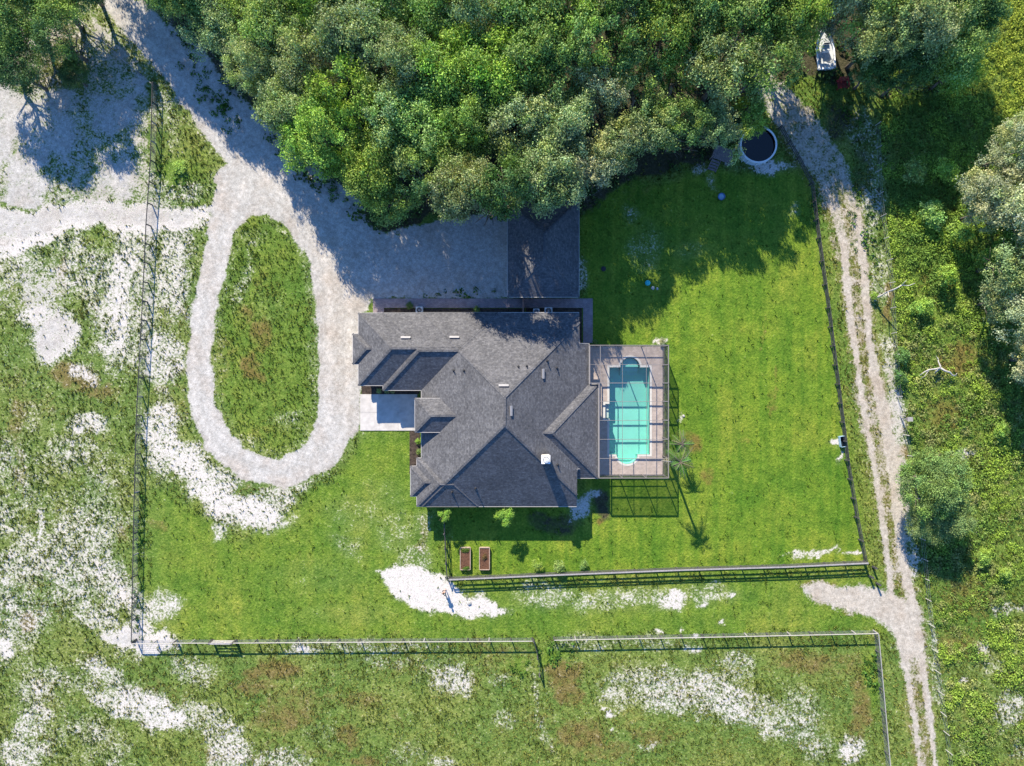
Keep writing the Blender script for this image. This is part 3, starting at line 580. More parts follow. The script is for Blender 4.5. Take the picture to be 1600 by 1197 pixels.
GREY = (0.290, 0.365, 0.155); MID = (0.225, 0.335, 0.098); BRIGHT = (0.270, 0.400, 0.080); DARK = (0.115, 0.200, 0.066); MOSS = (0.345, 0.385, 0.205)
def jit(c, a=.15):
    k = random.uniform(1-a, 1+a); return tuple(v*k*random.uniform(.94, 1.06) for v in c)
NTH = ['first', 'second', 'third', 'fourth', 'fifth', 'sixth', 'seventh', 'eighth', 'ninth', 'tenth', 'eleventh', 'twelfth', 'thirteenth', 'fourteenth', 'fifteenth', 'sixteenth', 'seventeenth', 'eighteenth']
ROWS = [
 ('front row of the wood', [(275,-8,3.4,8),(342,44,4.2,10),(412,102,4.4,11),(460,158,4.4,12),(505,222,5.0,12.5),(572,262,4.8,12.5),(612,308,3.8,10),(668,272,4.6,14.5),(722,285,4.6,16.2),(786,303,4.8,16.6),(852,284,4.6,14),(922,264,4.4,12.5),(962,236,4.2,12),(1008,205,4.2,11.5),(1060,205,4.2,11),(1120,200,3.8,10.5),(1166,190,3.3,9),(1186,105,4.6,13.5)]),
 ('second row of the wood', [(362,-4,4.4,11),(425,44,4.6,12),(470,110,5,13),(540,160,5.2,14),(610,190,5,14),(672,196,5.2,14),(740,190,5.0,14),(806,200,5.2,14),(868,186,5,14),(935,150,4.6,12),(1000,135,4.2,11.5),(1065,110,4.4,12),(1130,108,5,14),(1226,42,4.2,13)]),
 ('third row of the wood', [(430,-15,4.6,12),(492,30,5,13),(560,72,5,14),(628,104,5.2,14.5),(700,108,5.2,14.5),(772,112,5.2,14.5),(842,104,5.2,15),(908,74,5,14.5),(975,62,5.2,14.5),(1045,36,5,14.5),(1115,28,5.2,14.5),(1180,20,5,14)]),
 ('back row of the wood', [(545,-20,5,13),(610,10,5,14),(680,24,5.2,14.5),(752,30,5.2,14.5),(824,22,5.2,14.5),(892,-5,5.2,14.5),(962,-20,5,14.5),(1035,-42,5,14.5),(1110,-50,5,14.5),(1185,-55,5,14),(700,-50,5,14),(780,-48,5,14),(860,-75,5,14),(480,-55,5,13)]),
]
for rn, L in ROWS:
    L = sorted(L)
    for i, (px, py, r, h) in enumerate(L):
        c = random.choices([GREY, MID, BRIGHT, MOSS, DARK], [5.5, 4.5, 2.6, 2.0, .8])[0]
        tree('oak_tree', px, py, r, h, jit(c), f'leafy green oak, {NTH[i]} from the left in the {rn}', 'tree', 'oaks of the dense wood north of the house')
NE = [(1292,38,3.3,8,MOSS),(1334,4,4.0,12,MOSS),(1374,58,4.2,13,GREY),(1384,6,5,14,MID),(1432,50,5,14.5,GREY),(1452,-20,5,12.5,MOSS),(1482,62,4.4,11,MID),(1502,5,4.2,10.5,DARK),(1300,-40,5,14,GREY),(1420,116,3.6,10,DARK),(1486,116,3.2,7,BRIGHT),(1365,112,3,8,DARK)]
for i, (px, py, r, h, c) in enumerate(sorted(NE)):
    tree('oak_tree', px, py, r, h, jit(c), f'oak in the clump right of the white boat, {NTH[i]} from the left', 'tree', 'oaks in the clump around the boat')
for (ax, ay), r, h, lab in [((200, -122), 4.6, 12, 'leftmost'), ((243, -72), 4.6, 12.5, 'second'), ((283, -26), 4.6, 12, 'third'), ((330, 18), 4.2, 11.5, 'rightmost')]:
    k = (H-h*.57)/H
    tree('oak_tree', 800+(ax-800)/k, 598.5+(ay-598.5)/k, r, h, jit(MID), f'{lab} of four oaks at the top edge shading the driveway', 'tree', 'oaks shading the driveway', variant=1)
NW = [(22,28,4.8,9.5,MID),(92,62,4.2,9,DARK),(28,112,4.0,8.5,DARK),(84,8,4.0,9,MID),(-30,70,5,10,MID),(60,-40,5,10,MID),(118,-30,4,9,DARK),(112,118,2.2,5,DARK)]
for i, (px, py, r, h, c) in enumerate(sorted(NW)):
    tree('oak_tree', px, py, r, h, jit(c), f'dark tree above the shaded sand at top left, {NTH[i]} from the left', 'tree', 'trees in the top left corner')
EA = [(1590,235,4.2,10,MOSS),(1555,298,3.8,9,MOSS),(1535,330,2.8,7,MOSS),(1600,330,4.6,11,MOSS),(1580,410,4.4,10,GREY),(1600,480,4.4,10,MOSS),(1562,470,3,7,GREY),(1625,400,4.5,11,GREY),(1630,560,4,9,MOSS)]
for i, (px, py, r, h, c) in enumerate(sorted(EA, key=lambda t: t[1])):
    tree('moss_grey_tree', px, py, r, h, jit(c, .08), f'pale grey green tree at the right edge, {NTH[i]} from the top', 'tree', 'grey green trees at the right edge')
tree('oak_tree', 1456, 752, 4.9, 7.0, (0.165, 0.260, 0.078), 'round dark green tree standing alone beside the dirt track', variant=2)
tree('oak_tree', 1490, 800, 3.6, 5.6, (0.185, 0.270, 0.095), 'smaller tree on the lower right side of the lone round tree', variant=4)
tree('oak_tree', 1448, 815, 2.6, 4.4, (0.24, 0.32, 0.11), 'pale green sapling below the lone round tree by the track', variant=1)
for i, (px, py, r, h, c) in enumerate([(1562,672,.9,1.8,BRIGHT),(1478,430,1.5,2.6,BRIGHT),(1440,480,1.4,1.8,BRIGHT),(1405,590,1.0,1.4,DARK),(1408,555,1.1,1.5,DARK),(1535,870,1.2,1.6,BRIGHT),(1570,895,.9,1.3,BRIGHT),(1428,270,1.6,2.6,MID),(1478,270,1.5,2.8,BRIGHT),(1455,335,1.6,2.4,MID),(1500,365,1.5,2.8,BRIGHT),(1540,410,1.6,2.2,BRIGHT)]):
    tree('wild_bush', px, py, r, h, jit(c), f'leafy wild bush in the scrub beyond the track, {NTH[i]} by list'.replace(f', {NTH[i]} by list', '') if False else
         ['small bright green bush with dark shadow right of the lone tree', 'bright green bush below the shaded scrub patch', 'bright bush left of the grey trees', 'dark low bush against the wire fence beside the bleached branch', 'dark low bush just above its neighbour by the wire fence', 'bright green bush right of the lone tree shadow', 'smaller bright bush furthest right of the lone tree shadow', 'green bush in the shaded scrub near the wire fence', 'bright bush in the middle of the shaded scrub', 'dull green bush in the shaded scrub beside the dirt track', 'bright leafy bush at the lower edge of shaded scrub', 'bright bush touching the grey trees on their left'][i],
         'bush', 'wild bushes in the scrub', bush=True)
for px, py, r, h, c, lab in [(840,884,.75,1.1,BRIGHT,'yellow green shrub inside the black fence below the house'),(873,884,.8,1.2,MID,'darker green shrub inside the fence, right of the yellow green one'),(912,882,.6,.7,MID,'low faint shrub inside the fence, furthest right of three'),
        (653,690,.4,.6,BRIGHT,'small flowering shrub in the bed below the entry porch'),(654,706,.4,.6,MID,'second small shrub in the bed below the entry porch'),(1035,534,.5,.7,MOSS,'pale shrub at the corner of the pool enclosure'),(280,262,1.1,.6,BRIGHT,'bright low weed clump beside the wire fence near the driveway'),
        (592,611,.35,.5,GREY,'pale shrub in the bed beside the garage, left of three'),(604,611,.35,.5,GREY,'pale shrub in the bed beside the garage, middle of three'),(614,611,.35,.5,GREY,'pale shrub in the bed beside the garage, right of three'),
        (640,478,.5,.6,DARK,'dark shrub beside the path north of the house, left one'),(745,484,.5,.7,MID,'green shrub beside the path north of the house, right one'),(930,535,.4,.6,MID,'small bush where the path meets the pool enclosure')]:
    tree('shrub', px, py, r, h, jit(c), lab, 'shrub', bush=True)

# ------------------------------------------------------------------ ground cover that nobody could count
def clump_cover(name, n, box, accept, rad, colf, per, leaf, hscale, mat=None):
    x = rng.uniform(box[0], box[1], n); y = rng.uniform(box[2], box[3], n)
    k = accept(x, y); x, y = x[k], y[k]; n = len(x)
    wx = (x-800)/PX; wy = (598.5-y)/PX; r = rng.uniform(rad[0], rad[1], n)*(.6+.8*vnoise(x/40, y/40, 77))
    col = colf(x, y)
    m = per
    q = rng.normal(size=(n, m, 3)); q /= np.linalg.norm(q, axis=2, keepdims=True); q[:, :, 2] = np.abs(q[:, :, 2])
    rr = r[:, None, None]*(1-.5*rng.random((n, m, 1))**1.5)
    P = q*rr; P[:, :, 2] *= hscale; P[:, :, 0] += wx[:, None]; P[:, :, 1] += wy[:, None]
    N = q*.8+rng.normal(size=(n, m, 3))*.5+np.array([0, 0, .3])
    S = leaf*rng.uniform(.6, 1.4, (n, m))*np.clip(r[:, None]/np.mean(rad), .6, 1.4)
    T = col[:, None, :]*rng.uniform(.65, 1.35, (n, m, 1))
    me = leaf_mesh(name, P.reshape(-1, 3), N.reshape(-1, 3), S.ravel(), T.reshape(-1, 3), .6, mat or M['leaf'])
    return link(name, me)
def scrub_ok(x, y):
    mm = masks(x, y); t = fbm(x/30, y/30, 88, 4); dense = np.where((y < 430) | ((x > 1520) & (y < 220)), .72, .95*sstep(.36, .62, t)+.06)
    return (mm['scrub'] > .5) & (mm['sand'] < .45) & (rng.random(len(x)) < dense*1.25)
def scrub_col(x, y):
    t = fbm(x/34, y/34, 99, 4); u = fbm(x/9, y/9, 93, 2)
    a, b, c = np.array([.135, .230, .045]), np.array([.255, .37, .055]), np.array([.31, .29, .13])
    o = a+(b-a)*sstep(.36, .62, t)[:, None]; o = o+(c-o)*(.65*sstep(.52, .72, u)*sstep(420, 560, y))[:, None]
    yel = (sstep(1500, 1560, x)*sstep(240, 150, y))[:, None]; return o*(1-yel)+np.array([.29, .35, .05])*yel
o = clump_cover('scrub_ground_cover', 15000, (1365, 1690, -60, 1290), scrub_ok, (.16, .72), scrub_col, 40, .072, .95)
tag(o, 'tangled green and olive scrub covering the ground beyond the dirt track', 'scrub', kind='stuff')
def under_ok(x, y):
    mm = masks(x, y); return (poly(x, y, WOOD, 3) > .5) & (rng.random(len(x)) < .6)
o = clump_cover('woodland_undergrowth', 2600, (180, 1560, -120, 360), under_ok, (.5, 1.2), lambda x, y: np.tile(np.array([[.06, .10, .03]]), (len(x), 1)), 26, .2, .9)
tag(o, 'low dark undergrowth on the floor of the wood', 'undergrowth', kind='stuff')
def weed_ok(x, y):
    d = np.minimum(stroke(x, y, [(222,770,14),(214,1000,14)], 6), 1)
    d = np.maximum(d, blobs(x, y, [(868,1022,28,24,0,1),(1362,1050,14,50,-4,1),(815,1042,24,12,0,.8),(330,150,18,80,-35,.8),(300,90,12,60,-35,.7),(272,270,30,30,0,.5),(728,457,44,7,0,.6),(690,462,30,4,0,.5),(610,355,40,8,20,.4),(530,310,40,8,40,.4),(1335,330,10,60,0,.5),(1270,330,10,30,0,.5),(1335,190,18,50,-20,.6),(1360,380,14,80,0,.4)]))
    return rng.random(len(x)) < d*.9
o = clump_cover('fence_line_weeds', 26000, (-20, 1400, 30, 1130), weed_ok, (.18, .5), lambda x, y: np.array([.06, .125, .022])[None, :]*(.7+.9*fbm(x/20, y/20, 31))[:, None], 16, .11, .8)
tag(o, 'dense weeds growing along the fences and driveway edge', 'weeds', kind='stuff')

def tuft_field():
    n = 120000
    x = rng.uniform(-40, 1640, n); y = rng.uniform(-40, 1240, n); mm = masks(x, y)
    lawn = np.maximum(mm['lawn_e'], sstep(.5, .6, mm['lush']))
    p = .75*(1-.72*sstep(.55, .95, mm['sand']))*(1-np.clip(mm['gravel']*1.6, 0, 1))*(1-np.clip(mm['track']*1.6, 0, 1))*(1-.9*lawn)*(1-.9*poly(x, y, WOOD, 4))
    p *= .35+1.1*fbm(x/24, y/24, 131, 3)
    p *= 1-((x > 560) & (x < 1045) & (y > 465) & (y < 792))*1.0
    k = rng.random(n) < p; x, y = x[k], y[k]; n = len(x)
    dr = mm['dry'][k]; lu = mm['lush'][k]
    wx = (x-800)/PX; wy = (598.5-y)/PX; r = rng.uniform(.10, .26, n)*(.6+.9*vnoise(x/30, y/30, 71))
    m = 5
    a = rng.uniform(0, 6.283, (n, m)); lean = rng.uniform(.25, .95, (n, m)); L = r[:, None]*rng.uniform(.8, 1.5, (n, m)); w = .045*rng.uniform(.7, 1.5, (n, m))
    b0 = np.stack([wx[:, None]+np.cos(a)*.03, wy[:, None]+np.sin(a)*.03, np.zeros((n, m))], -1)
    tip = b0+np.stack([np.cos(a)*L*lean, np.sin(a)*L*lean, L*np.sqrt(np.clip(1.1-lean**2, .1, 1))], -1)
    sd = np.stack([-np.sin(a)*w, np.cos(a)*w, np.zeros((n, m))], -1)
    co = np.stack([b0-sd, b0+sd, tip], 2).reshape(-1, 3)
    t = fbm(x/20, y/20, 55, 3)
    col = np.array([.085, .115, .022])+(np.array([.17, .19, .045])-np.array([.085, .115, .022]))*sstep(.35, .7, t)[:, None]
    col = col+(np.array([.20, .145, .055])-col)*np.clip(dr*.8, 0, 1)[:, None]; col = col+(np.array([.10, .18, .02])-col)*np.clip(lu*.8, 0, 1)[:, None]
    T = (col[:, None, :]*rng.uniform(.5, 1.4, (n, m, 1)))
    nt_ = n*m
    me = bpy.data.meshes.new('pasture_grass'); me.vertices.add(nt_*3); me.vertices.foreach_set('co', co.ravel())
    me.loops.add(nt_*3); me.loops.foreach_set('vertex_index', np.arange(nt_*3, dtype=np.int32)); me.polygons.add(nt_)
    me.polygons.foreach_set('loop_start', np.arange(0, nt_*3, 3, dtype=np.int32)); me.update(calc_edges=True)
    at = me.color_attributes.new('tint', 'FLOAT_COLOR', 'POINT'); d = np.ones((n, m, 3, 4)); d[..., :3] = T[:, :, None, :]; at.data.foreach_set('color', d.ravel())
    me.materials.append(M['grassblade'])
    return tag(link('pasture_grass', me), 'rough tufts of pasture grass growing through the white sand', 'grass', kind='stuff')
tuft_field()

# ------------------------------------------------------------------ hip roofs
EZ = 3.0; TP = 0.52
def Z1(zx, zy): return 520+zx/3.068, 440+zy/3.068
ROOFS = []          # (x0,x1,y0,y1,eave,t) plan, metres
def rect_from_zoom(x0, x1, y0, y1, ez):
    a = U(*Z1(x0, y0), ez); b = U(*Z1(x1, y1), ez); return a[0], b[0], b[1], a[1]
def hz(r, x, y):
    x0, x1, y0, y1, ez, t = r
    return ez+t*min(x-x0, x1-x, y-y0, y1-y)
def clip_poly(P, axis, lim, keep_less):
    out = []
    for i in range(len(P)):
        a, b = P[i], P[(i+1) % len(P)]
        ia = (a[axis] <= lim+1e-9) == keep_less or abs(a[axis]-lim) < 1e-9; ib = (b[axis] <= lim+1e-9) == keep_less or abs(b[axis]-lim) < 1e-9
        if ia: out.append(a)
        if ia != ib:
            k = (lim-a[axis])/(b[axis]-a[axis]); out.append((a[0]+k*(b[0]-a[0]), a[1]+k*(b[1]-a[1])))
    return out
def hip_faces(r):
    x0, x1, y0, y1, ez, t = r; w, d = x1-x0, y1-y0; m = min(w, d)/2
    if w >= d: A, B = (x0+m, (y0+y1)/2), (x1-m, (y0+y1)/2); F = [[(x0,y0),(x1,y0),B,A],[(x1,y1),(x0,y1),A,B],[(x0,y1),(x0,y0),A],[(x1,y0),(x1,y1),B]]
    else: A, B = ((x0+x1)/2, y0+m), ((x0+x1)/2, y1-m); F = [[(x0,y0),(x1,y0),A],[(x1,y1),(x0,y1),B],[(x0,y1),(x0,y0),A,B],[(x1,y0),(x1,y1),B,A]]
    return F, A, B
def make_roof(r, parent, slabs=None, outline=None, soff=0.0, caps=True, mat=None):
    """slabs: list of (ylo, yhi, xmax) that cut the plan; outline: footprint loop"""
    ROOFS.append(r); F, A, B = hip_faces(r); x0, x1, y0, y1, ez, t = r
    mb = MB()
    for f in F:
        for s in (slabs or [(y0-1, y1+1, x1+1)]):
            p = clip_poly(clip_poly(clip_poly(f, 1, s[0], False), 1, s[1], True), 0, s[2], True)
            q = []
            for v in p:
                if not q or (abs(v[0]-q[-1][0])+abs(v[1]-q[-1][1])) > 1e-5: q.append(v)
            if len(q) > 2: mb.add([(v[0], v[1], hz(r, *v)) for v in q], [tuple(range(len(q)))])
    o = mb.build('roof', mat or M['shingle'], parent)
    loop = outline or [(x0,y0),(x1,y0),(x1,y1),(x0,y1)]
    fb = MB(); zb = ez-.22-soff
    n = len(loop)
    for i in range(n):
        a, b = loop[i], loop[(i+1) % n]
        N = 8; pts = [(a[0]+(b[0]-a[0])*k/N, a[1]+(b[1]-a[1])*k/N) for k in range(N+1)]
        for p, q in zip(pts[:-1], pts[1:]):
            fb.add([(*p, zb), (*q, zb), (*q, hz(r, *q)-.004), (*p, hz(r, *p)-.004)], [(0,1,2,3)])
    fb.add([(*p, zb) for p in loop], [tuple(range(n-1, -1, -1))])
    fb.build('fascia', M['fascia'], o)
    # thin bright drip edge along the eave
    de = MB()
    for i in range(n):
        a, b = loop[i], loop[(i+1) % n]
        de.bar((a[0], a[1], max(hz(r, *a), hz(r, *b)*0+hz(r, *a))-.03), (b[0], b[1], hz(r, *b)-.03), .05, .09)
    de.build('drip_edge', M['fascia'], o)
    if caps:
        cb = MB()
        hips = []
        cs = [(x0,y0),(x1,y0),(x1,y1),(x0,y1)]
        for c in cs:
            e = A if (c[0]-A[0])**2+(c[1]-A[1])**2 < (c[0]-B[0])**2+(c[1]-B[1])**2 else B
            hips.append((c, e))
        hips.append((A, B))
        for c, e in hips:
            if slabs:
                for s in slabs:
                    pass
                lim = [s for s in slabs if s[0]-.01 <= c[1] <= s[1]+.01]
                if lim and c[0] > lim[0][2]:
                    k = (lim[0][2]-c[0])/(e[0]-c[0]); c = (c[0]+k*(e[0]-c[0]), c[1]+k*(e[1]-c[1]))
            za, zb2 = hz(r, *c)+.005, hz(r, *e)+.005
            cb.bar((*c, za), (*e, zb2), .24, .035)
        cb.build('ridge_cap', mat or M['shingle'], o)
    return o
def roof_z(x, y):
    z = 0
    for r in ROOFS:
        if r[0] <= x <= r[1] and r[2] <= y <= r[3]: z = max(z, hz(r, x, y))
    return z
def on_roof(px, py):
    z = 4.0
    for _ in range(8):
        x, y = U(px, py, z); z = roof_z(x, y) or 3.0
    return Vector((x, y, z))

house = empty('house', U3(760, 640, 0), 'sprawling grey shingled hip roofed house in the middle of the photo', 'house')
rm = rect_from_zoom(424, 1229, 148, 1079, EZ)
xn = U(*Z1(1180, 0), EZ)[0]; xs = U(*Z1(1168, 0), EZ)[0]; yn = U(*Z1(0, 297), EZ)[1]; ys = U(*Z1(0, 895), EZ)[1]
rM = (*rm, EZ, TP)
slabs = [(rm[2]-1, ys, xs), (ys, yn, rm[1]+1), (yn, rm[3]+1, xn)]
outl = [(rm[0], rm[2]), (xs, rm[2]), (xs, ys), (rm[1], ys), (rm[1], yn), (xn, yn), (xn, rm[3]), (rm[0], rm[3])]
make_roof(rM, house, slabs, outl, 0.0)
rest = [((122, 792, 150, 499), EZ, .003), ((240, 806, 149, 522), EZ, .006), ((393, 700, 559, 723), 4.15, .0), ((760, 1273, 490, 943), EZ, .009), ((402, 700, 845, 1078), EZ, .012), ((372, 560, 884, 1030), EZ, .015), ((95, 285, 250, 396), EZ, .018)]
RR = []
for (x0, x1, y0, y1), ez, so_ in rest:
    r = (*rect_from_zoom(x0, x1, y0, y1, ez), ez, TP); RR.append(r); make_roof(r, house, soff=so_)
# walls below the eaves
OV = .55
def wall_box(x0, x1, y0, y1, top):
    return MB().box(x0, x1, y0, y1, -.05, top).build('wall', M['wall'], house)
wall_box(rm[0]+OV, xs-OV, rm[2]+OV, ys+1, EZ-.23); wall_box(rm[0]+OV, rm[1]-OV, ys+OV, yn-OV, EZ-.235); wall_box(rm[0]+OV, xn-OV, yn-1, rm[3]-OV, EZ-.24)
for i, r in enumerate(RR):
    if i == 2: continue
    wall_box(r[0]+OV, min(r[1], rm[1]+9)-OV, r[2]+OV, r[3]-OV, EZ-.245-.004*i)
# porch posts under the raised entry roof
rp = RR[2]
for sy in (rp[2]+.5, rp[3]-.5): MB().box(rp[0]+.35, rp[0]+.75, sy-.2, sy+.2, 0, rp[4]-.22).build('porch_column', M['wall'], house)
wall_box(rm[0]+.4, rm[0]+3, rp[2]+.5, rp[3]-.5, rp[4]-.24)
# windows and doors
def window_on(x0, x1, z0, z1, y, face, axis):
    d = .05*face
    mb = MB(); g = MB()
    def B(m, a, b, c, e, t0, t1):
        lo, hi = sorted((y+t0*face, y+t1*face))
        (m.box(a, b, lo, hi, c, e) if axis == 'y' else m.box(lo, hi, a, b, c, e))
    for a, b, c, e in ((x0-.08, x1+.08, z0-.08, z0), (x0-.08, x1+.08, z1, z1+.08), (x0-.08, x0, z0, z1), (x1, x1+.08, z0, z1), ((x0+x1)/2-.03, (x0+x1)/2+.03, z0, z1)): B(mb, a, b, c, e, -.02, .06)
    w = mb.build('window', M['white'], house); B(g, x0, x1, z0, z1, -.02, .02); g.build('pane', M['glass'], w)
ysw = rm[2]+OV
for cx in (-7.5, -3.0, 2.2): window_on(cx-.9, cx+.9, .9, 2.2, ysw, -1, 'y')
ynw = rm[3]-OV
for cx in (-14, -9, -2, 3.5): window_on(cx-.8, cx+.8, 1.0, 2.2, ynw, 1, 'y')
ra = RR[0]; ra2 = RR[1]
for cx, yy in ((ra[0]+3.2, ra[2]+OV), (ra2[0]+3.0, ra2[2]+OV)):
    d = MB(); [d.box(cx-1.25, cx+1.25, yy-.05-.002*k, yy+.02, .05+.52*k, .05+.52*k+.50) for k in range(4)]; d.build('garage_door', M['white'], house)
window_on((rp[2]+rp[3])/2-.9, (rp[2]+rp[3])/2+.9, .05, 2.3, rm[0]+.4, -1, 'x')
window_on(RR[3][2]+3, RR[3][2]+6.5, .1, 2.2, RR[3][1]-OV, 1, 'x')
# roof vents, pipes, chimney
def vent(px, py, along):
    p = on_roof(px, py); e = .06
    n = Vector((on_roof(px+3, py).z, on_roof(px, py+3).z, 0))
    gx_ = (roof_z(p.x+.1, p.y)-roof_z(p.x-.1, p.y))/.2; gy_ = (roof_z(p.x, p.y+.1)-roof_z(p.x, p.y-.1))/.2
    nn = Vector((-gx_, -gy_, 1)).normalized(); t = Vector((1, 0, gx_)).normalized() if along == 'x' else Vector((0, 1, gy_)).normalized()
    mb = MB(); mb.bar(p+nn*.07-t*.5, p+nn*.07+t*.5, .20, .14, nn)
    v = mb.build('roof_vent', M['ventgrey'], house)
    MB().bar(p+nn*.155-t*.54, p+nn*.155+t*.54, .25, .025, nn).build('vent_hood', M['ventgrey'], v)
for px, py in ((634, 528), (710, 527.5), (787, 603)): vent(px, py, 'x')
for px, py in ((848, 584), (798, 642)): vent(px, py, 'y')
def pipe(px, py, h=.5, r=.06):
    p = on_roof(px, py); mb = MB(); mb.tube([p-Vector((0, 0, .1)), p+Vector((0, 0, h))], r, 8)
    v = mb.build('vent_pipe', M['dark'], house); m2 = MB(); m2.lathe([(r*2.6, -.06), (r*2.2, .06), (r, .14)], 8); m2.v = [(x+p.x, y+p.y, z+p.z) for x, y, z in m2.v]; m2.build('flashing', M['dark'], v)
for px, py, h in ((709, 579, .4), (725, 579, .3), (823, 572, .35), (810, 573, .25), (855, 564, .5), (870, 575, .4), (871, 726, .4), (743, 763, .7), (706, 769, .6)): pipe(px, py, h)
pc = on_roof(852, 716)
ch = MB().box(pc.x-.42, pc.x+.42, pc.y-.42, pc.y+.42, pc.z-.8, pc.z+1.25).build('chimney', M['wall'], house)
MB().box(pc.x-.47, pc.x+.47, pc.y-.47, pc.y+.47, pc.z+1.25, pc.z+1.35).build('chimney_cap', M['white'], ch)
m2 = MB(); m2.lathe([(.20, 0), (.20, .22), (.30, .24), (.30, .28), (.02, .36)], 14); m2.v = [(x+pc.x+.05, y+pc.y-.05, z+pc.z+1.35) for x, y, z in m2.v]; m2.build('flue', M['ac'], ch); m3 = MB(); m3.lathe([(.36, .012), (.16, .012)], 16); m3.f = [f[::-1] for f in m3.f]; m3.v = [(x+pc.x+.05, y+pc.y-.05, z+pc.z+1.35) for x, y, z in m3.v]; m3.build('flue_collar', M['dark'], ch)
MB().box(pc.x-.95, pc.x-.47, pc.y+.1, pc.y+.4, pc.z-.3, pc.z+.12).build('chimney_flashing', M['white'], ch)
# detached garage
gar = empty('detached_garage', U3(849, 392, 0), 'detached garage with shaded blue grey hip roof under the oaks', 'garage')
n0 = len(ROOFS)
a, b = U(793, 314, 2.8), U(905, 464.5, 2.8); rg = (a[0], b[0], b[1], a[1], 2.8, .45)
make_roof(rg, gar)
MB().box(rg[0]+.4, rg[1]-.4, rg[2]+.4, rg[3]-.4, -.05, 2.57).build('wall', M['wall'], gar)
d = MB(); [d.box(rg[0]+.34-.002*k, rg[0]+.42, rg[2]+1.2, rg[2]+6.0, .05+.52*k, .05+.52*k+.5) for k in range(4)]; d.build('garage_door', M['white'], gar)

# ------------------------------------------------------------------ pool, deck and screen enclosure
def arc(cx, cy, r, a0, a1, n=14): return [(cx+r*math.cos(R(a0+(a1-a0)*i/n)), cy+r*math.sin(R(a0+(a1-a0)*i/n))) for i in range(n+1)]
def pool_loop(off):
    L = [(952-off, 574-off)] + [(969-off, 574-off)] + arc(984.5, 574, 15.5+off, 180, 360) + [(1000+off, 574-off), (1015+off, 574-off), (1015+off, 710+off), (996+off*.4, 710+off)] + arc(980, 708, 17+off, 8, 172)[1:-1] + [(963-off*.4, 710+off), (952-off, 710+off), (952-off, 654+off), (945.5-off, 654+off), (945.5-off, 631-off), (952-off, 631-off)]
    return [U(x, y, 0) for x, y in L]
def curve_fill(name, loops, z0, z1, mat):
    cu = bpy.data.curves.new(name, 'CURVE'); cu.dimensions = '2D'; cu.fill_mode = 'BOTH'; cu.extrude = (z1-z0)/2
    for L in loops:
        s = cu.splines.new('POLY'); s.points.add(len(L)-1); s.use_cyclic_u = True
        for p, (x, y) in zip(s.points, L): p.co = (x, y, 0, 1)
    t = bpy.data.objects.new(name, cu); me = bpy.data.meshes.new_from_object(t); bpy.data.objects.remove(t); bpy.data.curves.remove(cu)
    me.transform(Matrix.Translation((0, 0, (z0+z1)/2))); me.materials.clear(); me.materials.append(mat); me.name = name; return me
inner = pool_loop(0); outer = pool_loop(3.2)
deck_loop = [U(905, 541), U(1036.5, 541), U(1035.5, 742), U(928, 742), U(928, 600), U(905, 600)]
dk = tag(link('pool_deck', curve_fill('pool_deck', [deck_loop, outer], -.25, .085, M['deck'])), kind='structure')
pool = empty('swimming_pool', U3(984, 640, 0), 'turquoise swimming pool with rounded step end inside the screened cage', 'pool')
link('coping', curve_fill('coping', [outer, inner], -.2, .105, M['coping']), pool, world=True)
n = len(inner); sh = MB()
aw = sum(inner[i][0]*inner[(i+1) % n][1]-inner[(i+1) % n][0]*inner[i][1] for i in range(n)); IL = inner if aw > 0 else inner[::-1]
sh.add([(x, y, .08) for x, y in IL]+[(x, y, -1.5) for x, y in IL], [((i+1) % n, i, n+i, n+(i+1) % n) for i in range(n)]+[tuple(range(n, 2*n))])
sh.build('shell', M['plaster'], pool, True)
MB().add([(x, y, -.10) for x, y in IL], [tuple(range(n))]).build('water', M['water'], pool, True)
for k, (rr, zt) in enumerate(((13.5, -.35), (19, -.7), (24, -1.05))):
    L = [U(x, y) for x, y in arc(984.5, 573, rr if k == 0 else 13.5, 180, 360)]
    yb = 573+(0, 7, 13)[k]; L += [U(998, yb), U(971, yb)]
    MB().prism(L, -1.49+.002*k, zt-.0).build('step', M['plaster'], pool, True)
MB().box(*[f for f in (U(946, 0)[0], U(951.5, 0)[0])], U(0, 653)[1], U(0, 632)[1], -1.48, -.3).build('bench', M['coping'], pool, True)

CZ = 3.3
cg = empty('pool_enclosure', U3(985, 640, 0), 'flat topped screened pool enclosure with pale aluminium frame', 'enclosure')
hx = [921.5, 938, 972.5, 1010, 1044.5]; hy = [539.5, 569.8, 598.5, 627.5, 657, 686.5, 716.5, 747]
X = lambda p: U(p, 0, CZ)[0]
Y = lambda p: U(0, p, CZ)[1]
hxL = 936.0
def beam(a, b, w=.09, h=.14): return MB().bar(a, b, w, h).build('beam', M['cage'], cg)
for y in hy:
    beam((X(hx[0] if y <= 599 else hxL), Y(y), CZ), (X(hx[-1]), Y(y), CZ), .07 if y in (hy[0], hy[-1], 598.5) else .045)
for x in (972.5, 1010, 1044.5): beam((X(x), Y(hy[0]), CZ-.01), (X(x), Y(hy[-1]), CZ-.01), .09 if x > 1040 else .035, .10)
beam((X(hx[0]), Y(hy[0]), CZ-.01), (X(hx[0]), Y(598.5), CZ-.01)); beam((X(hxL), Y(598.5), CZ-.01), (X(hxL), Y(hy[-1]), CZ-.01), .12); beam((X(938), Y(hy[0]), CZ-.01), (X(938), Y(598.5), CZ-.01), .06, .12)
def post(x, y, w=.09): return MB().bar((x, y, .08), (x, y, CZ-.07), w, w).build('post', M['cage'], cg)
for y in hy: post(X(hx[-1]), Y(y), .10)
for x in (972.5, 1010): post(X(x), Y(hy[0])); post(X(x), Y(hy[-1]))
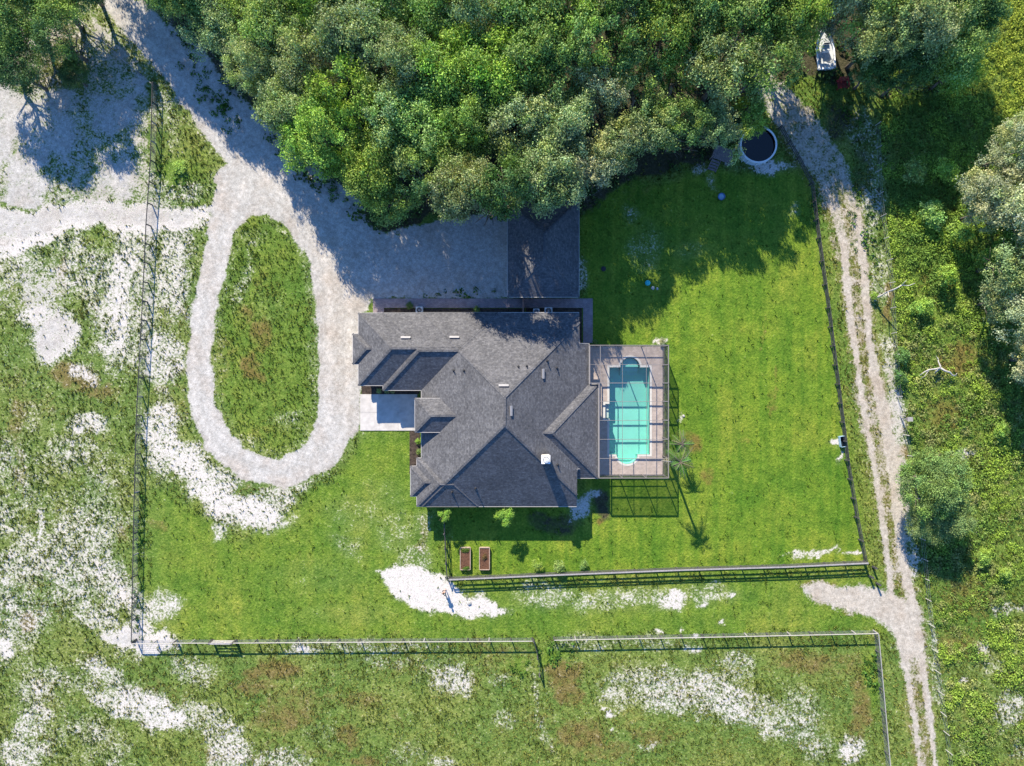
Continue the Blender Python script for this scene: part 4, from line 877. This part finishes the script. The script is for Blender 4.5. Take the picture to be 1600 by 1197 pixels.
post(X(938), Y(hy[0])); post(X(hxL), Y(hy[-1]), .1); post(X(hx[0]), Y(hy[0]), .1)
for zz in (.95,):
    MB().bar((X(hx[-1]), Y(hy[0]), zz), (X(hx[-1]), Y(hy[-1]), zz), .05, .08).build('chair_rail', M['cage'], cg)
    MB().bar((X(hx[0]), Y(hy[0]), zz), (X(hx[-1]), Y(hy[0]), zz), .05, .08).build('chair_rail', M['cage'], cg)
    MB().bar((X(hxL), Y(hy[-1]), zz), (X(hx[-1]), Y(hy[-1]), zz), .05, .08).build('chair_rail', M['cage'], cg)
def panel(vs): MB().add(vs, [(0, 1, 2, 3)]).build('screen_panel', M['screen'] if vs[0][2] > 1 else M['wallscreen'], cg)
for i in range(len(hy)-1):
    ya, yb = hy[i], hy[i+1]
    xs_ = [hx[0], 938, 972.5, 1010, 1044.5] if yb <= 599 else [hxL, 972.5, 1010, 1044.5]
    for a, b in zip(xs_[:-1], xs_[1:]): panel([(X(a), Y(yb), CZ), (X(b), Y(yb), CZ), (X(b), Y(ya), CZ), (X(a), Y(ya), CZ)])
    panel([(X(hx[-1]), Y(yb), .08), (X(hx[-1]), Y(ya), .08), (X(hx[-1]), Y(ya), CZ), (X(hx[-1]), Y(yb), CZ)])
for a, b in zip(hx[:-1], hx[1:]): panel([(X(a), Y(hy[0]), .08), (X(b), Y(hy[0]), .08), (X(b), Y(hy[0]), CZ), (X(a), Y(hy[0]), CZ)])
for a, b in ((hxL, 972.5), (972.5, 1010), (1010, 1044.5)): panel([(X(a), Y(hy[-1]), .08), (X(b), Y(hy[-1]), .08), (X(b), Y(hy[-1]), CZ), (X(a), Y(hy[-1]), CZ)])

# ------------------------------------------------------------------ fences
def along(pts, step):
    P = [Vector((*p, 0)) for p in pts]; out = []
    for a, b in zip(P[:-1], P[1:]):
        n = max(1, round((b-a).length/step)); out += [a.lerp(b, k/n) for k in range(n)]
    return out+[P[-1]]
def fence(name, label, pts, ztop, style, step=2.42, cap=True, top='paleboard'):
    """pts: where the fence top shows in the photograph"""
    Q = along([U(x, y, ztop) for x, y in pts], step)
    t = empty(name, Q[0], label, 'fence')
    pm = {}
    rd = random.Random(len(label))
    for p in Q:
        if style == 'board': MB().box(p.x-.06, p.x+.06, p.y-.06, p.y+.06, -.1, ztop-.01+rd.uniform(-.02, .02)).build('post', M['blackboard'], t)
        elif style == 'mesh': MB().tube([(p.x, p.y, -.1), (p.x, p.y, ztop-.03)], .075, 7).build('post', M['capboard'] if rd.random() < .3 else M['blackboard'], t)
        elif style == 'thin': 
            dx, dy = rd.uniform(-.06, .06), rd.uniform(-.06, .06)
            MB().tube([(p.x, p.y, -.1), (p.x+dx, p.y+dy, ztop+rd.uniform(-.1, .12))], .045, 6).build('post', M['deadwood'], t)
    for a, b in zip(Q[:-1], Q[1:]):
        d = (b-a).normalized(); s = Vector((-d.y, d.x, 0))*.075
        if style == 'board':
            for z, h in ((.36, .15), (.76, .15), (ztop-.13, .15)):
                j = rd.uniform(-.02, .02)
                MB().bar(a+s+Vector((0, 0, z+j)), b+s+Vector((0, 0, z+j)), .035, h).build('rail', M['blackboard'], t)
            if cap: MB().bar(a+Vector((0, 0, ztop+.012)), b+Vector((0, 0, ztop+.012)), .16, .035).build('cap_rail', M['capboard'], t)
        elif style == 'mesh':
            MB().bar(a+Vector((0, 0, ztop)), b+Vector((0, 0, ztop)), .05, .13).build('top_rail', M[top], t)
            w = MB(); L = (b-a).length
            for k in range(8): z = .06+k*.15; w.bar(a+Vector((0, 0, z)), b+Vector((0, 0, z)), .008, .008)
            m = int(L/.2)
            for k in range(1, m): p = a.lerp(b, k/m); w.bar(p+Vector((0, 0, .05)), p+Vector((0, 0, ztop-.06)), .007, .007)
            w.build('wire_mesh', M['wire'], t)
        elif style == 'wire':
            pass
        elif style == 'thin':
            w = MB()
            for z in (.35, .7, 1.05): w.bar(a+Vector((0, 0, z)), b+Vector((0, 0, z)), .012, .012)
            w.build('wire', M['wire'], t)
    return t
fence('board_fence', 'black three rail board fence running across the lawn below the house', [(701,906),(860,899),(1060,891),(1230,886),(1357,880)], 1.2, 'board')
fence('board_fence', 'short black board fence from the house corner down to the white sand', [(692,812),(697,905)], 1.2, 'board', 1.9, False)
fence('board_fence', 'long black board fence between the right lawn and the dirt track', [(1222,196),(1250,245),(1271,285),(1282,370),(1297,480),(1312,600),(1327,720),(1342,810),(1356,882)], 1.2, 'board', 2.42, False)
fence('mesh_fence', 'pale railed mesh fence along the bottom left pasture', [(270,1005),(325,1005)], 1.15, 'mesh')
fence('mesh_fence', 'long pale railed mesh fence right of the gate, ending at the gap', [(364,1005),(560,1003.5),(832,1002)], 1.15, 'mesh')
fence('mesh_fence', 'pale railed mesh fence right of the gap, ending at the dirt track', [(866,1000.5),(1100,996),(1372,990)], 1.15, 'mesh')
fence('mesh_fence', 'pale railed mesh fence running down beside the dirt track at lower right', [(1373,992),(1381,1080),(1393,1215)], 1.15, 'mesh')
fence('board_fence', 'short dark fence spur running down from the gap', [(834,1004),(840,1030),(843,1058)], 1.15, 'board', 2.0, False)
fence('mesh_fence', 'tall left hand wire fence crossing the white sand beside the driveway loop', [(238,128),(235,250),(228,350),(221,500),(213,650),(209,800),(205,1004)], 1.15, 'mesh', 2.42, True, 'blackboard')
fence('mesh_fence', 'slanting pale railed fence at the top left beside the driveway', [(118,25),(145,50),(190,92),(236,130)], 1.15, 'mesh')
fence('mesh_fence', 'low corner fence joining the left wire fence to the bottom one', [(206,1006),(269,1006)], 1.15, 'mesh')
fence('wire_fence', 'old wire fence on thin leaning pale posts beyond the dirt track', [(1376,190),(1380,300),(1398,440),(1402,520),(1410,620),(1420,680),(1440,780),(1456,940),(1466,1020),(1480,1120),(1492,1210)], 1.25, 'thin', 2.6)
# field gate
A3 = U3(327, 1006, 1.15); B3 = U3(362, 1006, 1.15); A3.z = B3.z = 0
gt = empty('field_gate', A3, 'pale five bar field gate in the bottom left fence', 'gate')
for p in (A3, B3): MB().box(p.x-.08, p.x+.08, p.y-.08, p.y+.08, -.1, 1.35).build('gate_post', M['blackboard'], gt)
for k in range(5): MB().bar(A3+Vector((.1, .05, .25+.23*k)), B3+Vector((-.1, .05, .25+.23*k)), .035, .09).build('bar', M['paleboard'], gt)
MB().bar(A3+Vector((.1, .09, .25)), B3+Vector((-.1, .09, 1.17)), .03, .08).build('brace', M['paleboard'], gt)
MB().bar(A3+Vector((-.1, .05, 1.28)), B3+Vector((.1, .05, 1.28)), .18, .05).build('top_board', M['capboard'], gt)
# wooden garden gate by the path
p = U3(817.5, 483, 1.2)
gg = empty('garden_gate', (p.x, p.y-.1, 0), 'brown wooden garden gate across the path behind the house', 'gate')
y0, y1 = U(0, 489, 1.2)[1], U(0, 466, 1.2)[1]
for k in range(9):
    ya = y0+(y1-y0)*k/9; MB().box(p.x-.03, p.x+.03, ya, ya+(y1-y0)/9-.015, .1, 1.25).build('board', M['brownwood'], gg)
MB().box(p.x-.09, p.x+.09, y0-.02, y1+.02, 1.255, 1.31).build('cap', M['brownwood'], gg)
for yy in (y0-.1, y1+.1): MB().box(p.x-.08, p.x+.08, yy-.08, yy+.08, 0, 1.45).build('gate_post', M['brownwood'], gg)

# ------------------------------------------------------------------ small things
def cond(px, py, label, s=.42):
    x, y = U(px, py, .8); t = empty('air_conditioner', (x, y, .06), label, 'air conditioner', 'air conditioners behind the house')
    bevel_obj(MB().box(-s, s, -s, s, 0, .78).build('cabinet', M['ac'], t, False), .03)
    m = MB(); m.lathe([(s*.86, .78), (s*.86, .82), (s*.78, .82), (s*.78, .785)], 20); m.build('fan_ring', M['ac'], t, False)
    m = MB(); m.lathe([(s*.78, .786), (.001, .786)], 20); m.build('fan_opening', M['dark'], t, False)
    m = MB(); [m.bar((0, 0, .80), (math.cos(a)*s*.82, math.sin(a)*s*.82, .80), .02, .015) for a in [k*math.pi/4 for k in range(8)]]; m.build('fan_guard', M['ac'], t, False)
    return t
cond(655, 484.5, 'pale round topped air conditioner behind the left part of the house', .40)
cond(857, 486, 'square pale blue topped air conditioner behind the right part of the house', .45)
cond(838, 487, 'dim air conditioner left of the brighter square one', .36)
# red panel by the corner of the house
p = U3(906, 528, .9); t = empty('red_folding_chair', (p.x-.05, p.y, .06), 'narrow red folded chair leaning at the back corner of house', 'chair')
MB().bar((0, -.35, .0), (0, -.35, 1.0), .05, .05).build('leg', M['rust'], t, False); MB().bar((0, .35, 0), (0, .35, 1.0), .05, .05).build('leg', M['rust'], t, False)
MB().box(-.03, .03, -.34, .34, .55, .98).build('backrest', M['rust'], t, False); MB().box(.04, .09, -.33, .33, .1, .5).build('seat', M['rust'], t, False)
# raised planters
def planter(px, py, label, full):
    x, y = U(px, py, .35); t = empty('raised_planter', (x, y, 0), label, 'planter', 'raised planters beside the fence')
    a, b, h = .58, 1.28, .42
    for s in (-1, 1):
        for k in range(2):
            MB().box(s*a-.04, s*a+.04, -b, b, .21*k+.004, .21*k+.205).build('side_board', M['planterwood'], t, False)
            MB().box(-a+.042, a-.042, s*b-.04, s*b+.04, .21*k+.004, .21*k+.205).build('end_board', M['planterwood'], t, False)
    MB().box(-a+.045, a-.045, -b+.045, b-.045, .01, .33).build('soil', M['soil'], t, False)
    c = link('plants', BUSHC[0 if full else 1], t); c.location = (0, (1.0 if full else .2), .34); c.scale = ((.62, .38, .3) if full else (.3, .45, .35)); c.color = (*((.10, .16, .03) if full else (.16, .11, .05)), 1)
    if full:
        c = link('plants', BUSHC[1], t); c.location = (.1, -1.15, .34); c.scale = (.5, .3, .25); c.color = (.09, .16, .03, 1)
planter(727, 873, 'wooden raised planter overgrown with green at its ends, left one', True)
planter(757, 873, 'wooden raised planter with bare brown soil, right one', False)
# round above ground tank
p = U3(1187, 222, 0); rt = 2.05
x, y = U(1185, 226, 1.2)
t = empty('above_ground_pool', (x, y, 0), 'round above ground pool with dark water and pale rim under the oaks', 'pool')
m = MB(); m.lathe([(rt, 0), (rt, 1.22)], 40); m.smooth = True; m.build('wall', M['tank'], t, False)
m = MB(); m.lathe([(rt-.04, .02), (rt-.04, 1.2)], 40); m.add([], []); m.f = [f[::-1] for f in m.f]; m.build('liner', M['dark'], t, False)
m = MB(); m.lathe([(rt-.09, 1.22), (rt+.11, 1.22), (rt+.11, 1.27), (rt-.09, 1.27), (rt-.09, 1.22)], 40); m.build('rim', M['tankrim'], t, False)
m = MB(); m.lathe([(rt-.05, .95), (.001, .95)], 40); m.f = [f[::-1] for f in m.f]; m.build('water', M['darkwater'], t, False)
m = MB(); m.lathe([(rt-.05, .05), (.001, .05)], 40); m.f = [f[::-1] for f in m.f]; m.build('floor', M['dark'], t, False)
for k in range(12):
    a = k*math.pi/6; MB().bar((math.cos(a)*(rt+.05), math.sin(a)*(rt+.05), 0), (math.cos(a)*(rt+.05), math.sin(a)*(rt+.05), 1.21), .09, .09).build('upright', M['tankrim'], t, False)
m = MB(); [m.bar((math.cos(a)*(rt+.25), math.sin(a)*(rt+.25), .02), (math.cos(a)*(rt+.25), math.sin(a)*(rt+.25), 1.3), .04, .04) for a in (3.7, 3.95)]
[m.bar((math.cos(3.7)*(rt+.25), math.sin(3.7)*(rt+.25), z), (math.cos(3.95)*(rt+.25), math.sin(3.95)*(rt+.25), z), .04, .04) for z in (.3, .6, .9, 1.2)]; m.build('ladder', M['tankrim'], t, False)
# timber platform beside it
x, y = U(1129, 240, 1.0)
t = empty('timber_platform', (x, y, 0), 'small timber platform with steps and railings beside the round pool', 'deck', rz=R(-20))
for k in range(9): MB().box(-1.05+k*.235, -1.05+k*.235+.215, -.8, .8, .86, .90).build('deck_board', M['deckwood'], t, False)
for sx in (-1, 1):
    for sy in (-1, 1): MB().box(sx*1.02-.05, sx*1.02+.05, sy*.76-.05, sy*.76+.05, 0, 1.75 if True else .9).build('post', M['deckwood'], t, False)
    MB().bar((sx*1.02, -.76, 1.78), (sx*1.02, .76, 1.78), .12, .05).build('handrail', M['deckwood'], t, False); MB().bar((sx*1.02, -.76, 1.3), (sx*1.02, .76, 1.3), .04, .09).build('rail', M['deckwood'], t, False)
MB().bar((.2, -.78, 1.78), (1.02, -.78, 1.78), .12, .05).build('handrail', M['deckwood'], t, False)
for k in range(4): MB().box(-.85, .1, -1.1-.27*k, -.86-.27*k, .66-.2*k, .70-.2*k).build('step', M['deckwood'], t, False)
for sx in (-.87, .12): MB().bar((sx, -.8, .8), (sx, -1.95, .02), .05, .2).build('stringer', M['deckwood'], t, False)
# boat
x, y = U(1290, 76, .9)
t = empty('small_boat', (x, y, .0), 'small white boat parked on the grass under the oaks', 'boat', rz=R(4))
def hull_ring(s, w, z, yl): return [(-w*s, yl, z), (w*s, yl, z)]
secs = [(-2.3, .92), (-2.2, 1.02), (-1.4, 1.05), (0, 1.05), (1.2, .85), (2.1, .5), (2.7, .06)]
m = MB(); vs = []
for yl, w in secs: vs += [(-w, yl, .85), (-w*.85, yl, .35), (0, yl*.97, .18+.1*max(0, yl)/2.7), (w*.85, yl, .35), (w, yl, .85)]
fs = []
for i in range(len(secs)-1):
    for k in range(4): fs.append((i*5+k, i*5+k+1, (i+1)*5+k+1, (i+1)*5+k))
fs.append((0, 1, 2, 3, 4)); m.add(vs, fs); m.build('hull', M['boat'], t, False)
m = MB(); 
for i in range(len(secs)-1):
    (ya, wa), (yb, wb) = secs[i], secs[i+1]
    for s in (-1, 1): m.bar((s*(wa-.06), ya, .87), (s*(wb-.06), yb, .87), .15, .06)
m.bar((-.95, -2.25, .87), (.95, -2.25, .87), .18, .06); m.build('gunwale', M['white'], t, False)
m = MB(); m.add([(-.95, -2.2, .5), (.95, -2.2, .5), (.98, .2, .5), (-.98, .2, .5)], [(0, 1, 2, 3)]); m.add([(-.98, .2, .5), (.98, .2, .5), (.45, 2.1, .55), (-.45, 2.1, .55)], [(0, 1, 2, 3)]); m.build('floor', M['boat'], t, False)
bevel_obj(MB().box(-.9, .9, -2.18, -1.65, .5, .8).build('stern_seat', M['boat'], t, False), .04)
bevel_obj(MB().box(-.4, .4, -.4, .4, .5, 1.15).build('console', M['boat'], t, False), .08)
MB().box(-.36, .36, .38, .42, 1.15, 1.5).build('windscreen', M['glass'], t, False)
m = MB(); [m.bar((sx, -1.9, .0), (sx, 2.2, .0), .12, .16) for sx in (-.5, .5)]; m.v = [(a, b, c+.1) for a, b, c in m.v]; m.build('cradle', M['blackboard'], t, False)
# red garden seat
x, y = U(1317, 131, .5)
t = empty('garden_chair', (x, y, 0), 'dark red wooden garden chair on the grass below the boat', 'chair', rz=R(8))
for k in range(4): MB().box(-.5, .5, -.45+.2*k, -.45+.2*k+.17, .40-.02*k, .44-.02*k).build('seat_slat', M['rust'], t, False)
for k in range(5): MB().bar((-.42+.21*k, .36, .36), (-.42+.21*k, .62, 1.05), .17, .03, (0, 1, 0)).build('back_slat', M['rust'], t, False)
for s in (-1, 1):
    MB().box(s*.62-.09, s*.62+.09, -.5, .5, .62, .66).build('armrest', M['rust'], t, False)
    for yy in (-.45, .42): MB().box(s*.60-.04, s*.60+.04, yy-.05, yy+.05, 0, .62).build('leg', M['rust'], t, False)
# tub, ball, lid
x, y = U(1127, 307.5, .3); t = empty('blue_tub', (x, y, 0), 'blue plastic tub lying on the shaded lawn', 'tub')
m = MB(); m.lathe([(.28, 0), (.38, .42), (.42, .42), (.42, .46), (.35, .46), (.26, .05), (.001, .05)], 18); m.smooth = False; m.build('bowl', M['blue'], t, False)
m = MB(); m.lathe([(.33, .36), (.001, .37)], 18); m.f = [f[::-1] for f in m.f]; m.build('contents', M['paleblue'], t, False)
x, y = U(1012, 442, .3); t = empty('play_ball', (x, y, 0), 'turquoise ball on the shaded lawn above the pool', 'ball')
m = MB(); m.lathe([(max(.001, .33*math.sin(a)), .33-.33*math.cos(a)) for a in [math.pi*k/12 for k in range(13)]], 18); m.smooth = True; m.build('shell', M['turq'], t, False)
m = MB(); m.lathe([(.332, .30), (.334, .33), (.332, .36)], 18); m.build('band', M['turq'], t, False)
for i, (px, py, s, lab) in enumerate([(1020, 450, .22, 'white stone right below the turquoise ball'), (1027, 451, .16, 'smaller white stone at the right of the turquoise ball'), (1068, 650, .16, 'pale stone on the lawn right of the pool enclosure'), (733, 942, .26, 'olive mottled stone on the white sand near the fence')]):
    x, y = U(px, py, 0); m = MB(); rd = random.Random(i)
    m.lathe([(s*.7, -.03), (s, s*.25), (s*.8, s*.6), (.01, s*.75)], 9); m.v = [(a*rd.uniform(.8, 1.2), b*rd.uniform(.8, 1.2), c*rd.uniform(.9, 1.1)) for a, b, c in m.v]
    o = link('stone', m.mesh('stone', M['stone'])); o.location = (x, y, 0); tag(o, lab, 'stone')
x, y = U(943, 420, .05); t = empty('drain_lid', (x, y, 0), 'dark round lid set in the shaded lawn beside the garage', 'lid')
m = MB(); m.lathe([(.30, 0), (.30, .05), (.26, .07)], 18); m.build('rim', M['dark'], t, False); m = MB(); m.lathe([(.26, .065), (.001, .08)], 18); m.f = [f[::-1] for f in m.f]; m.build('cover', M['dark'], t, False)
# water trough by the long fence
x, y = U(1317, 690, .4); t = empty('water_trough', (x, y, 0), 'pale blue water trough against the long black fence', 'trough', rz=R(8))
m = MB(); 
for s in (-1, 1): m.box(s*.30-.03, s*.30+.03, -.62, .62, 0, .5); m.box(-.27, .27, s*.62-.03, s*.62+.03, 0, .5)
m.box(-.27, .27, -.59, .59, 0, .06); bevel_obj(m.build('basin', M['paleblue'], t, False), .02)
MB().add([(-.27, -.59, .40), (.27, -.59, .40), (.27, .59, .40), (-.27, .59, .40)], [(0, 1, 2, 3)]).build('water', M['darkwater'], t, False)
# nest box on post
x, y = U(1421, 655, 1.7); t = empty('nest_box', (x, y, 0), 'grey wooden box on a post beside the wire fence', 'box')
MB().box(-.05, .05, -.05, .05, -.1, 1.5).build('post', M['deadwood'], t, False); MB().box(-.24, .24, -.2, .2, 1.45, 1.85).build('box', M['deckwood'], t, False); MB().bar((-.3, 0, 1.88), (.3, 0, 1.88), .5, .04).build('lid', M['capboard'], t, False)
# black posts at the fence corner
for px, py, lab in [(1369, 888, 'short black post at the fence corner, upper of three'), (1364, 903, 'short black post below the fence corner, middle of three'), (1375, 914, 'short black post beside the track, lowest of three')]:
    x, y = U(px, py, .9); t = empty('gate_stub', (x, y, 0), lab, 'post', 'short black posts at the fence corner')
    MB().box(-.09, .09, -.09, .09, -.1, .95).build('shaft', M['blackboard'], t, False); MB().box(-.11, .11, -.11, .11, .95, 1.0).build('cap', M['blackboard'], t, False)
# utility pole just beyond the top edge, whose shadow falls on the verge
x, y = U(156, -6, 0); t = empty('utility_pole', (x, y, 0), 'wooden utility pole whose long shadow crosses the top left fence', 'pole')
m = MB(); m.tube([(0, 0, -.3), (0, 0, 6.4)], [.15, .11], 10); m.build('shaft', M['creosote'], t, False)
m = MB(); m.tube([(.3, 0, 3.9), (.3, 0, 4.8)], .22, 12); m.build('transformer', M['ac'], t, False); MB().bar((0, 0, 4.5), (.3, 0, 4.5), .08, .08).build('bracket', M['dark'], t, False)
MB().bar((-.9, 0, 6.1), (.9, 0, 6.1), .1, .1).build('crossarm', M['creosote'], t, False)

# dead wood
def dead(name, label, base, branches, rad):
    t = empty(name, base, label, 'dead branch'); m = MB(); m.smooth = True
    for pts, r0, r1 in branches: n = len(pts); m.tube(pts, [r0+(r1-r0)*k/(n-1) for k in range(n)], 7)
    for i, (pts, r0, r1) in enumerate(branches): pass
    m.build('limb', M['deadwood'], t, False); return t
x, y = U(1464, 575, .4)
dead('bleached_branch', 'bleached white three forked dead branch lying in the scrub', (x, y, 0), [
    ([(-.1, 1.2, .7), (-.1, .7, .85), (.1, .2, .9), (.1, 0, .9)], .05, .12), ([(.1, 0, .9), (.6, -.35, 1.0), (1.2, -.5, .9), (1.6, -.85, .7), (2.1, -.9, .55)], .12, .07), ([(.1, 0, .9), (-.6, -.15, 1.0), (-1.2, -.2, .9), (-1.7, -.5, .7), (-2.1, -.9, .5)], .11, .04), ([(-1.2, -.2, .9), (-1.5, -.9, .6), (-1.9, -1.3, .4)], .05, .02), ([(-.1, .9, .8), (-.5, 1.4, 1.1)], .04, .015), ([(.1, 0, .9), (-.2, -.6, .2)], .11, .09), ([(2.0, -.9, .6), (2.1, -.6, .8)], .05, .02)], .1)
x, y = U(1369, 466, .5)
dead('dead_snag', 'leaning dead grey snag beside the dirt track with long thin shadow', (x, y, 0), [
    ([(0, 0, -.1), (.1, .2, 1.2), (.5, .55, 2.2), (.9, .75, 2.9), (1.3, 1.1, 3.6)], .14, .06), ([(1.3, 1.1, 3.6), (1.9, 1.0, 3.9), (2.5, 1.25, 4.1)], .06, .025), ([(.5, .55, 2.2), (.2, .2, 2.8), (.1, -.2, 3.2)], .07, .02), ([(1.3, 1.1, 3.6), (1.5, 1.6, 4.2)], .05, .02)], .1)
tree('shrub', 1364, 462, .55, .9, BRIGHT, 'small green sprout at the foot of the dead snag', 'shrub', bush=True)

# ------------------------------------------------------------------ palms
def palm(name, bx, by, h, nf, fl, label, col=(.09, .17, .045), dead_n=0, seed=1, width=.30):
    rd = random.Random(seed)
    t = empty(name, (bx, by, 0), label, 'palm'); m = MB(); m.smooth = True
    m.tube([(0, 0, -.1), (.03, .02, h*.4), (-.02, .03, h*.75), (0, 0, h)], [.19, .14, .13, .15], 9); m.build('trunk', M['bark'], t, False)
    for k in range(nf+dead_n):
        isd = k >= nf; a = k*2.399+rd.uniform(-.2, .2); up = rd.uniform(.1, .95) if not isd else -.15
        L = fl*rd.uniform(.55, 1.2); pts = []
        for i in range(9):
            s = i/8; rr_ = L*(s*math.cos(up*.9)+.05*s*s); zz = L*(s*math.sin(up)-.62*s*s*(1.15-up*.3)); pts.append(Vector((math.cos(a)*rr_, math.sin(a)*rr_, h+zz)))
        P = []; F = []
        side = Vector((-math.sin(a), math.cos(a), 0)); mb = MB()
        mb.tube(pts, [.035*(1-.8*i/8) + .006 for i in range(9)], 4)
        fr = mb.build('frond_stem', M['deadwood'] if isd else M['bark'], t, False)
        lf = MB()
        for i in range(1, 17):
            s = i/16; j = s*8; i0 = min(7, int(j)); p = pts[i0].lerp(pts[i0+1], j-i0); d = (pts[i0+1]-pts[i0]).normalized()
            wl = fl*width*math.sin(math.pi*min(1, .12+s*.86))**.7
            for sg in (-1, 1):
                tip = p+side*sg*wl*rd.uniform(.7, 1.1)+d*wl*rd.uniform(.4, .9)+Vector((0, 0, -wl*rd.uniform(.1, .7))); lf.add([p-d*.035, p+d*.04, tip], [(0, 1, 2)])
        me = lf.mesh('leaflets', M['leaf']); at = me.color_attributes.new('tint', 'FLOAT_COLOR', 'POINT')
        at.data.foreach_set('color', np.tile([1, 1, 1, 1.], len(me.vertices)))
        q = link('leaflets', me, fr); q.color = (*(tuple(c*rd.uniform(.75, 1.3) for c in col) if not isd else (.36, .31, .20)), 1)
    return t
x, y = U(1043, 713, 0); palm('palm_tree', x, y, 6.4, 16, 1.9, 'taller palm with dead pale fronds at the lower corner of enclosure', dead_n=2, seed=3)
x, y = U(1054, 690, 0); palm('palm_tree', x, y, 3.7, 12, 1.5, 'shorter palm just above the taller one beside the enclosure', seed=5)
def young_tree(px, py, h, rad, label, seed):
    x, y = U(px, py, 0); t = empty('young_tree', (x, y, 0), label, 'tree'); rd = random.Random(seed)
    m = MB(); m.smooth = True; m.tube([(0, 0, -.1), (.05, .03, h*.5), (0, 0, h)], [.06, .045, .02], 7)
    for k in range(5):
        a = k*1.3+rd.random(); m.tube([(0, 0, h*.6), (math.cos(a)*rad*.5, math.sin(a)*rad*.5, h*.85), (math.cos(a)*rad*.9, math.sin(a)*rad*.9, h*.9)], [.03, .02, .008], 5)
    m.build('trunk', M['bark'], t, False)
    for k in range(3):
        a = k*2.1+seed; c = link('crown', BUSHC[(k+seed) % 3], t); c.location = (math.cos(a)*rad*.45, math.sin(a)*rad*.45, h-.45+rd.uniform(-.2, .2)); sc = rad*rd.uniform(.5, .72)
        c.scale = (sc, sc*rd.uniform(.7, 1.2), sc*.9); c.rotation_euler = (0, 0, rd.uniform(0, 6)); c.color = (.24, .40, .07, 1)
young_tree(697.5, 798, 3.1, .95, 'bright young tree at the house wall near the short fence', 7)
young_tree(790, 800, 3.4, 1.25, 'larger bright young tree at the middle of the rear house wall', 9)

# ------------------------------------------------------------------ person on the white sand
def skin_mesh(name, nodes, edges, mat, sub=2):
    bm = bmesh.new(); L = bm.verts.layers.skin.verify(); vs = []
    for i, (p, r) in enumerate(nodes):
        v = bm.verts.new(p); v[L].radius = (r, r) if not hasattr(r, '__len__') else r; v[L].use_root = (i == 0); vs.append(v)
    for a, b in edges: bm.edges.new((vs[a], vs[b]))
    me = bpy.data.meshes.new(name); bm.to_mesh(me); bm.free()
    t = bpy.data.objects.new(name, me); COL.objects.link(t); t.modifiers.new('s', 'SKIN'); s = t.modifiers.new('u', 'SUBSURF'); s.levels = sub; s.render_levels = sub
    dg = bpy.context.evaluated_depsgraph_get(); out = bpy.data.meshes.new_from_object(t.evaluated_get(dg)); bpy.data.objects.remove(t)
    out.materials.clear(); out.materials.append(mat); out.shade_smooth(); out.name = name; return out
x, y = U(695, 921, 0)
per = empty('person', (x, y, 0), 'person in grey shirt and dark shorts standing on the white sand', 'person', rz=R(200))
nodes = [((0, 0, .95), .13), ((0, 0, 1.15), (.15, .11)), ((0, 0, 1.36), (.17, .11)), ((0, 0, 1.48), .06), ((0, .02, 1.58), (.085, .09)), ((0, .02, 1.68), (.08, .095))]
edges = [(0, 1), (1, 2), (2, 3), (3, 4), (4, 5)]
for s in (-1, 1):
    b = len(nodes); nodes += [((s*.10, 0, .88), .095), ((s*.12, .01, .50), .06), ((s*.13, -.01, .09), .04), ((s*.14, .13, .035), .035)]; edges += [(0, b), (b, b+1), (b+1, b+2), (b+2, b+3)]
    b = len(nodes); nodes += [((s*.19, 0, 1.40), .06), ((s*.24, -.02, 1.14), .045), ((s*.14, .24, 1.12), .033), ((s*.10, .31, 1.13), .03)]; edges += [(2, b), (b, b+1), (b+1, b+2), (b+2, b+3)]
    for k in range(5):
        f = len(nodes); ox = s*(.10-.018*k+.03); nodes += [((ox-s*.02, .36-.008*abs(k-2), 1.14-.008*k), .009), ((ox-s*.05, .37-.01*abs(k-2), 1.12-.008*k), .008)]; edges += [(b+3, f), (f, f+1)]
link('body', skin_mesh('body', nodes, edges, M['skin'], 1), per)
sn_ = [((0, 0, .98), (.165, .13)), ((0, 0, 1.18), (.17, .125)), ((0, 0, 1.38), (.185, .12))]; se = [(0, 1), (1, 2)]
for s in (-1, 1): b = len(sn_); sn_ += [((s*.20, 0, 1.39), .075), ((s*.235, -.015, 1.20), .062)]; se += [(2, b), (b, b+1)]
link('shirt', skin_mesh('shirt', sn_, se, M['shirt'], 1), per)
sn_ = [((0, 0, .97), (.16, .13))]; se = []
for s in (-1, 1): b = len(sn_); sn_ += [((s*.10, 0, .86), .115), ((s*.12, .01, .55), .085)]; se += [(0, b), (b, b+1)]
link('shorts', skin_mesh('shorts', sn_, se, M['shorts'], 1), per)
m = MB(); m.smooth = True; m.lathe([(.11, 1.60), (.118, 1.68), (.105, 1.75), (.06, 1.80), (.002, 1.815)], 14, (0, -.005)); m.build('hair', M['hair'], per, False)
m = MB(); m.lathe([(.012, -.02), (.014, 0), (.002, .02)], 6); m.v = [(a, .118+b, 1.635+c) for a, b, c in m.v]; m.build('nose', M['skin'], per, False)
for s in (-1, 1): MB().box(s*.03-.012, s*.03+.012, .108, .114, 1.652, 1.662).build('eye', M['dark'], per, False)
MB().box(-.025, .025, .106, .112, 1.590, 1.598).build('mouth', M['rust'], per, False)
ct = empty('remote_controller', (x, y, 0), 'small dark controller held by the person on the sand', 'controller', rz=R(200))
bevel_obj(MB().box(-.09, .09, .34, .42, 1.14, 1.18).build('case', M['dark'], ct, False), .01); MB().box(-.06, .06, .42, .425, 1.18, 1.26).build('screen', M['glass'], ct, False)
